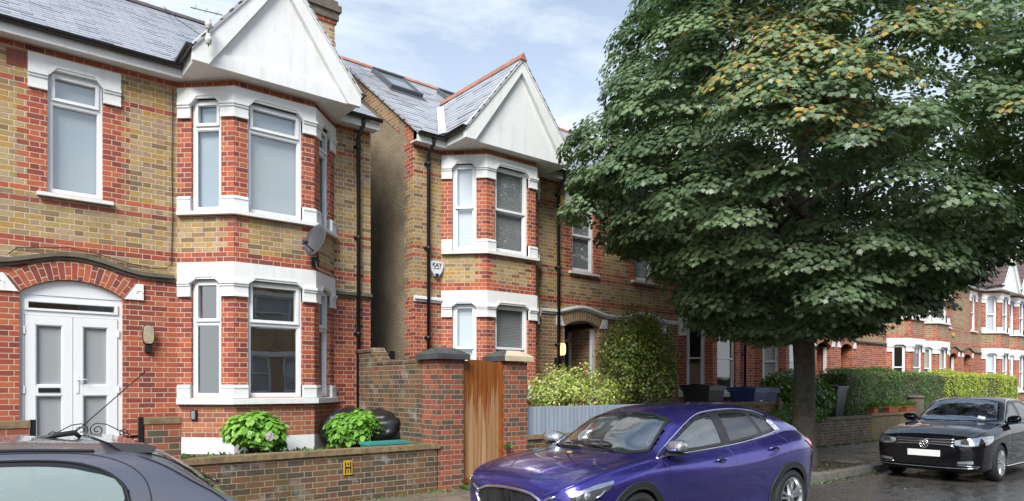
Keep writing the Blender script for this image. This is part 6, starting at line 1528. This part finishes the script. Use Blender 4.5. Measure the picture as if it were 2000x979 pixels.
for sg in (-1, 1):
    V.side_window(vlo1, vhi1, sg, 'cglass'); V.side_window(vlo2, vhi2, sg, 'cglassd')
    ch = MB(); V.line(ch, smooth_line([(1.60, .985), (2.0, .985), (2.6, .998), (3.2, 1.008), (3.58, 1.02), (3.62, 1.06), (3.46, 1.28), (3.22, 1.37), (2.95, 1.405), (2.55, 1.41), (2.25, 1.355), (1.98, 1.215), (1.72, 1.05), (1.60, .99)]), 'y', .008, sg, .003); ch.build('chrome_trim', M['chrome'], vroot, autouv=False)
    mb = MB(); V.strip(mb, [(2.58, 1.01), (2.66, 1.012)], [(2.50, 1.387), (2.60, 1.39)], 'y', sg, 3, 8, .003); mb.build('pillar_trim', M['black'], vroot, autouv=False)
    gp = MB()
    for pl in ([(1.50, .93), (1.52, .7), (1.48, .25)], [(2.62, 1.0), (2.62, .7), (2.60, .25)], [(3.62, 1.0), (3.56, .8), (3.36, .6), (3.26, .25)]): V.line(gp, smooth_line(pl), 'y', .0035, sg, -.001)
    gp.build('door_gap', M['black'], vroot, autouv=False)
    st = MB(); V.line(st, [(1.35, .24), (3.2, .24)], 'y', .010, sg, .004); st.build('sill_trim', M['chrome'], vroot, autouv=False)
    for hx in (2.42, 3.38):
        h = MB(); a = V.hit(x=hx - .10, z=.87, d='y', sg=sg, eps=.006); b = V.hit(x=hx, z=.875, d='y', sg=sg, eps=.035); c = V.hit(x=hx + .10, z=.88, d='y', sg=sg, eps=.008); h.tube([a, b, c], .012, 8); h.build('door_handle', M['chrome'], vroot, autouv=False)
    hl = MB(); V.strip(hl, [(sg * .48, .655), (sg * .64, .635), (sg * .80, .66)], [(sg * .47, .735), (sg * .64, .765), (sg * .80, .80)], 'x', 1, 10, 5, .004); V.strip(hl, [(.26, .655), (.46, .70)], [(.25, .80), (.60, .815)], 'y', sg, 10, 5, .004)
    ho = hl.build('headlight', M['lampin'], vroot, autouv=False)
    hd = MB(); V.line(hd, [(sg * .48, .650), (sg * .64, .628), (sg * .79, .65)], 'x', .010, 1, .006); V.strip(hd, [(sg * .56, .675), (sg * .68, .665)], [(sg * .57, .735), (sg * .68, .75)], 'x', 1, 4, 3, .010); hd.build('lamp_detail', M['cabin'], ho, autouv=False)
    fo = MB(); V.strip(fo, [(sg * .52, .335), (sg * .74, .345)], [(sg * .52, .375), (sg * .74, .40)], 'x', 1, 8, 3, .006); fo.build('fog_light', M['lampin'], vroot, autouv=False)
    fc_ = MB(); V.line(fc_, [(sg * .44, .41), (sg * .50, .315), (sg * .80, .30)], 'x', .008, 1, .006); fc_.build('bumper_trim', M['chrome'], vroot, autouv=False)
    mirror_part(V, 1.78, .985, sg, 'vw')
vl = [(1.58, -.655), (1.44, -.50), (1.36, -.25), (1.34, 0), (1.36, .25), (1.44, .50), (1.58, .655)]; vh = [(2.15, -.515), (2.21, -.34), (2.24, 0), (2.21, .34), (2.15, .515)]
mb = MB(); V.strip(mb, vl, vh, 'z', 1, 30, 12, .001); wv_ = mb.build('windscreen', M['wglass'], vroot, autouv=False)
fr = MB(); V.strip(fr, vl, [(p[0] + .04, p[1] * .96) for p in vl], 'z', 1, 26, 2, .003); V.strip(fr, vh, [(p[0] - .05, p[1] * .95) for p in vh], 'z', 1, 26, 2, .003); fr.build('seal', M['black'], wv_, autouv=False)
stk = MB(); V.strip(stk, [(1.52, -.48), (1.52, -.36)], [(1.62, -.47), (1.62, -.35)], 'z', 1, 3, 3, .004); stk.build('tax_sticker', M['plate'], wv_, autouv=False)
bk = MB(); bk.tube([(0, 0, 0), (0, 0, .001)], .001, 3)
gr = MB(); V.strip(gr, [(-.47, .60), (0, .59), (.47, .60)], [(-.47, .745), (0, .755), (.47, .745)], 'x', 1, 20, 5, .003); go = gr.build('grille', M['black'], vroot, autouv=False)
for z in (.60, .648, .697, .745):
    gs_ = MB(); V.line(gs_, [(-.47, z + .004), (0, z - .003), (.47, z + .004)], 'x', .010, 1, .010); gs_.build('grille_bar', M['chrome'], go, autouv=False)
lg = MB(); p = V.hit(y=0, z=.662, d='x', eps=.016); cx, cz = p.x, p.z
lg.tube([(cx, .072 * math.cos(2 * math.pi * k / 24), cz + .072 * math.sin(2 * math.pi * k / 24)) for k in range(25)], .009, 6)
for a, b in (((-.028, .060), (0, .004)), ((0, .004), (.028, .060)), ((-.058, .030), (-.027, -.055)), ((-.027, -.055), (0, -.008)), ((0, -.008), (.027, -.055)), ((.027, -.055), (.058, .030))):
    lg.tube([(cx - .002, a[0], cz + a[1]), (cx - .002, b[0], cz + b[1])], .0065, 5)
lg.build('badge', M['chrome'], vroot, autouv=False)
bd = MB(); bd.lathe([(0, 0), (.07, 0)], 'x', (cx + .008, 0, cz), 20); bd.build('badge_back', M['black'], vroot, autouv=False)
np_ = MB(); p = V.hit(y=0, z=.50, d='x'); np_.box(p.x - .022, p.x - .008, -.26, .26, .445, .555); np_.build('number_plate', M['plate'], vroot, bevel=.004)
lw = MB(); V.strip(lw, [(-.42, .30), (.42, .30)], [(-.46, .41), (.46, .41)], 'x', 1, 16, 4, .003); lw.build('lower_grille', M['clad'], vroot, autouv=False)
lc = MB(); V.line(lc, smooth_line([(-.78, .275), (-.5, .262), (0, .258), (.5, .262), (.78, .275)]), 'x', .009, 1, .006); lc.build('bumper_trim', M['chrome'], vroot, autouv=False)
gp = MB()
for sg in (-1, 1): V.line(gp, smooth_line([(.09, sg * .47), (.35, sg * .66), (.9, sg * .715), (1.55, sg * .70)]), 'z', .004, 1, -.001)
V.line(gp, [(.05, -.47), (.04, 0), (.05, .47)], 'z', .003, 1, -.001)
gp.build('bonnet_gap', M['black'], vroot, autouv=False)
bc = MB()
for sg in (-1, 1): V.line(bc, smooth_line([(.12, sg * .42), (.6, sg * .54), (1.30, sg * .58)]), 'z', .007, 1, -.002)
bc.build('bonnet_crease', M['vw'], vroot, autouv=False)
for cx, cz in (fwV, rwV):
    for sg in (-1, 1): wheel(vroot, cx, sg * .80, cz, .325, .21, sg, 10, .22, 'double')
interior(vroot, 2.30, 4.77, h=1.16)
# silver car farther on: same kind of body, silver
sroot = copy_tree(vroot); sroot.location = (20.6, 4.85, 0)
sroot['label'] = 'silver car barely showing at the right edge behind the black saloon'
for o in [x for x in bpy.data.objects if x.parent == sroot]:
    if o.name.startswith('body') or o.name.startswith('bonnet_crease'): o.data = o.data.copy(); o.data.materials.clear(); o.data.materials.append(M['silver'])

# ---- dark hatchback cut by the bottom left corner
droot = thing('parked_car', 'dark blue grey hatchback with misted side window and aerial, cut by the bottom left corner', 'car', (-2.37, 4.85, 0), 0, 'cars parked along the kerb')
LD = 3.84; droot.scale = (1, 1, .958)
td = dict(
    x= [0,    .03,  .10,  .30,  .70,  1.05, 1.30, 1.60, 2.00, 2.50, 2.90, 3.12, 3.30, 3.48, 3.62, 3.74, 3.84],
    zf=[.36,  .28,  .22,  .20,  .20,  .20,  .20,  .20,  .20,  .20,  .20,  .20,  .20,  .22,  .25,  .30,  .40],
    ws=[.35,  .50,  .62,  .74,  .79,  .80,  .80,  .80,  .80,  .80,  .80,  .80,  .80,  .79,  .77,  .72,  .60],
    wm=[.38,  .55,  .67,  .78,  .825, .83,  .83,  .83,  .83,  .83,  .83,  .83,  .825, .82,  .81,  .77,  .64],
    zs=[.55,  .60,  .65,  .72,  .80,  .85,  .86,  .87,  .88,  .89,  .90,  .90,  .90,  .90,  .89,  .86,  .75],
    wb=[.34,  .50,  .60,  .68,  .73,  .735, .735, .73,  .73,  .73,  .725, .72,  .715, .71,  .70,  .66,  .52],
    zb=[.64,  .70,  .75,  .83,  .92,  .96,  .97,  .98,  .99,  1.0,  1.01, 1.02, 1.02, 1.02, 1.01, .96,  .82],
    wr=[.1,   .1,   .2,   .3,   .4,   .5,   .57,  .57,  .56,  .56,  .555, .55,  .55,  .56,  .57,  .5,   .3],
    zr=[.66,  .745, .80,  .90,  1.0,  1.10, 1.24, 1.37, 1.425, 1.425, 1.405, 1.385, 1.335, 1.22, 1.10, 1.0,  .86],
    k= [0,    0,    0,    0,    .1,   .6,   .95,  1,    1,    1,    1,    1,    1,    .95,  .7,   .3,   0])
dlo = [(1.30, 1.02), (1.8, 1.015), (2.4, 1.01), (3.06, 1.01)]; dhi = [(1.45, 1.16)] + smooth_line([(1.80, 1.325), (2.35, 1.335), (2.75, 1.32), (2.95, 1.27), (3.06, 1.18), (3.09, 1.08)], 5)
D = Car(droot, td, [(.75, .30), (3.19, .30)], .30, M['grey'], [dlo + dhi[::-1]], [], arch_r=.335)
for sg in (-1, 1):
    D.side_window(dlo, dhi, sg, 'cglassm', seal=.018)
    gp = MB(); D.line(gp, smooth_line([(1.5, 1.385), (2.3, 1.375), (2.84, 1.355), (3.06, 1.30), (3.17, 1.20), (3.20, 1.05), (3.20, .85), (3.18, .7)]), 'y', .004, sg, .0); D.line(gp, dhi + [(3.08, 1.02)], 'y', .008, sg, .004)
    D.line(gp, smooth_line([(3.06, 1.37), (3.14, 1.33), (3.28, 1.26), (3.42, 1.16), (3.58, 1.04), (3.66, .9)]), 'y', .006, sg, .001)
    gp.build('door_gap', M['black'], droot, autouv=False)
    rl = MB(); D.line(rl, [(1.55, sg * .525), (2.2, sg * .53), (2.95, sg * .52)], 'z', .011, 1, .002); rl.build('roof_seam', M['black'], droot, autouv=False)
rb = MB(); D.strip(rb, [(3.20, -.47), (3.58, -.52)], [(3.20, .47), (3.58, .52)], 'z', 1, 14, 24, .006); rb.build('rear_window', M['cglassd'], droot, autouv=False)
sp = MB(); c = [(3.02, 1.405), (3.20, 1.385), (3.265, 1.365), (3.25, 1.33), (3.10, 1.34)]
sp.prism([(a, -.50, b) for a, b in c], [(a, .50, b) for a, b in c]); sp.build('spoiler', M['grey'], droot, bevel=.012, fixn=True)
ae = MB(); z0 = D.hit(x=2.92, y=0, d='z').z; ae.tube([(2.72, 0, z0), (2.82, 0, z0 + .018), (2.92, 0, z0 + .03), (2.95, 0, z0 + .0)], .03, 10, rs=[.006, .016, .018, .012]); ae.tube([(2.92, 0, z0 + .03), (3.30, 0, z0 + .42)], .0035, 6)
ae.build('aerial', M['black'], droot)
rk = MB(); D.strip(rk, [(1.55, -.50), (2.42, -.50)], [(1.55, .50), (2.42, .50)], 'z', 1, 14, 14, .010); rk.build('sunroof', M['cglassd'], droot, autouv=False)
wp = MB(); wp.tube([D.hit(x=3.60, y=-.1, d='z', eps=.02), D.hit(x=3.64, y=-.28, d='z', eps=.03)], .012, 6); wp.build('rear_wiper', M['black'], droot)
tl = MB()
for sg in (-1, 1): D.strip(tl, [(3.46, .72), (3.70, .72)], [(3.44, .92), (3.66, .92)], 'y', sg, 8, 6, .006)
tl.build('tail_light', M['redl'], droot, autouv=False)
for cx in (.75, 3.19):
    for sg in (-1, 1): wheel(droot, cx, sg * .72, .30, .30, .19, sg, 7, .20)
interior(droot, 1.75, LD, h=1.12, w=.55)
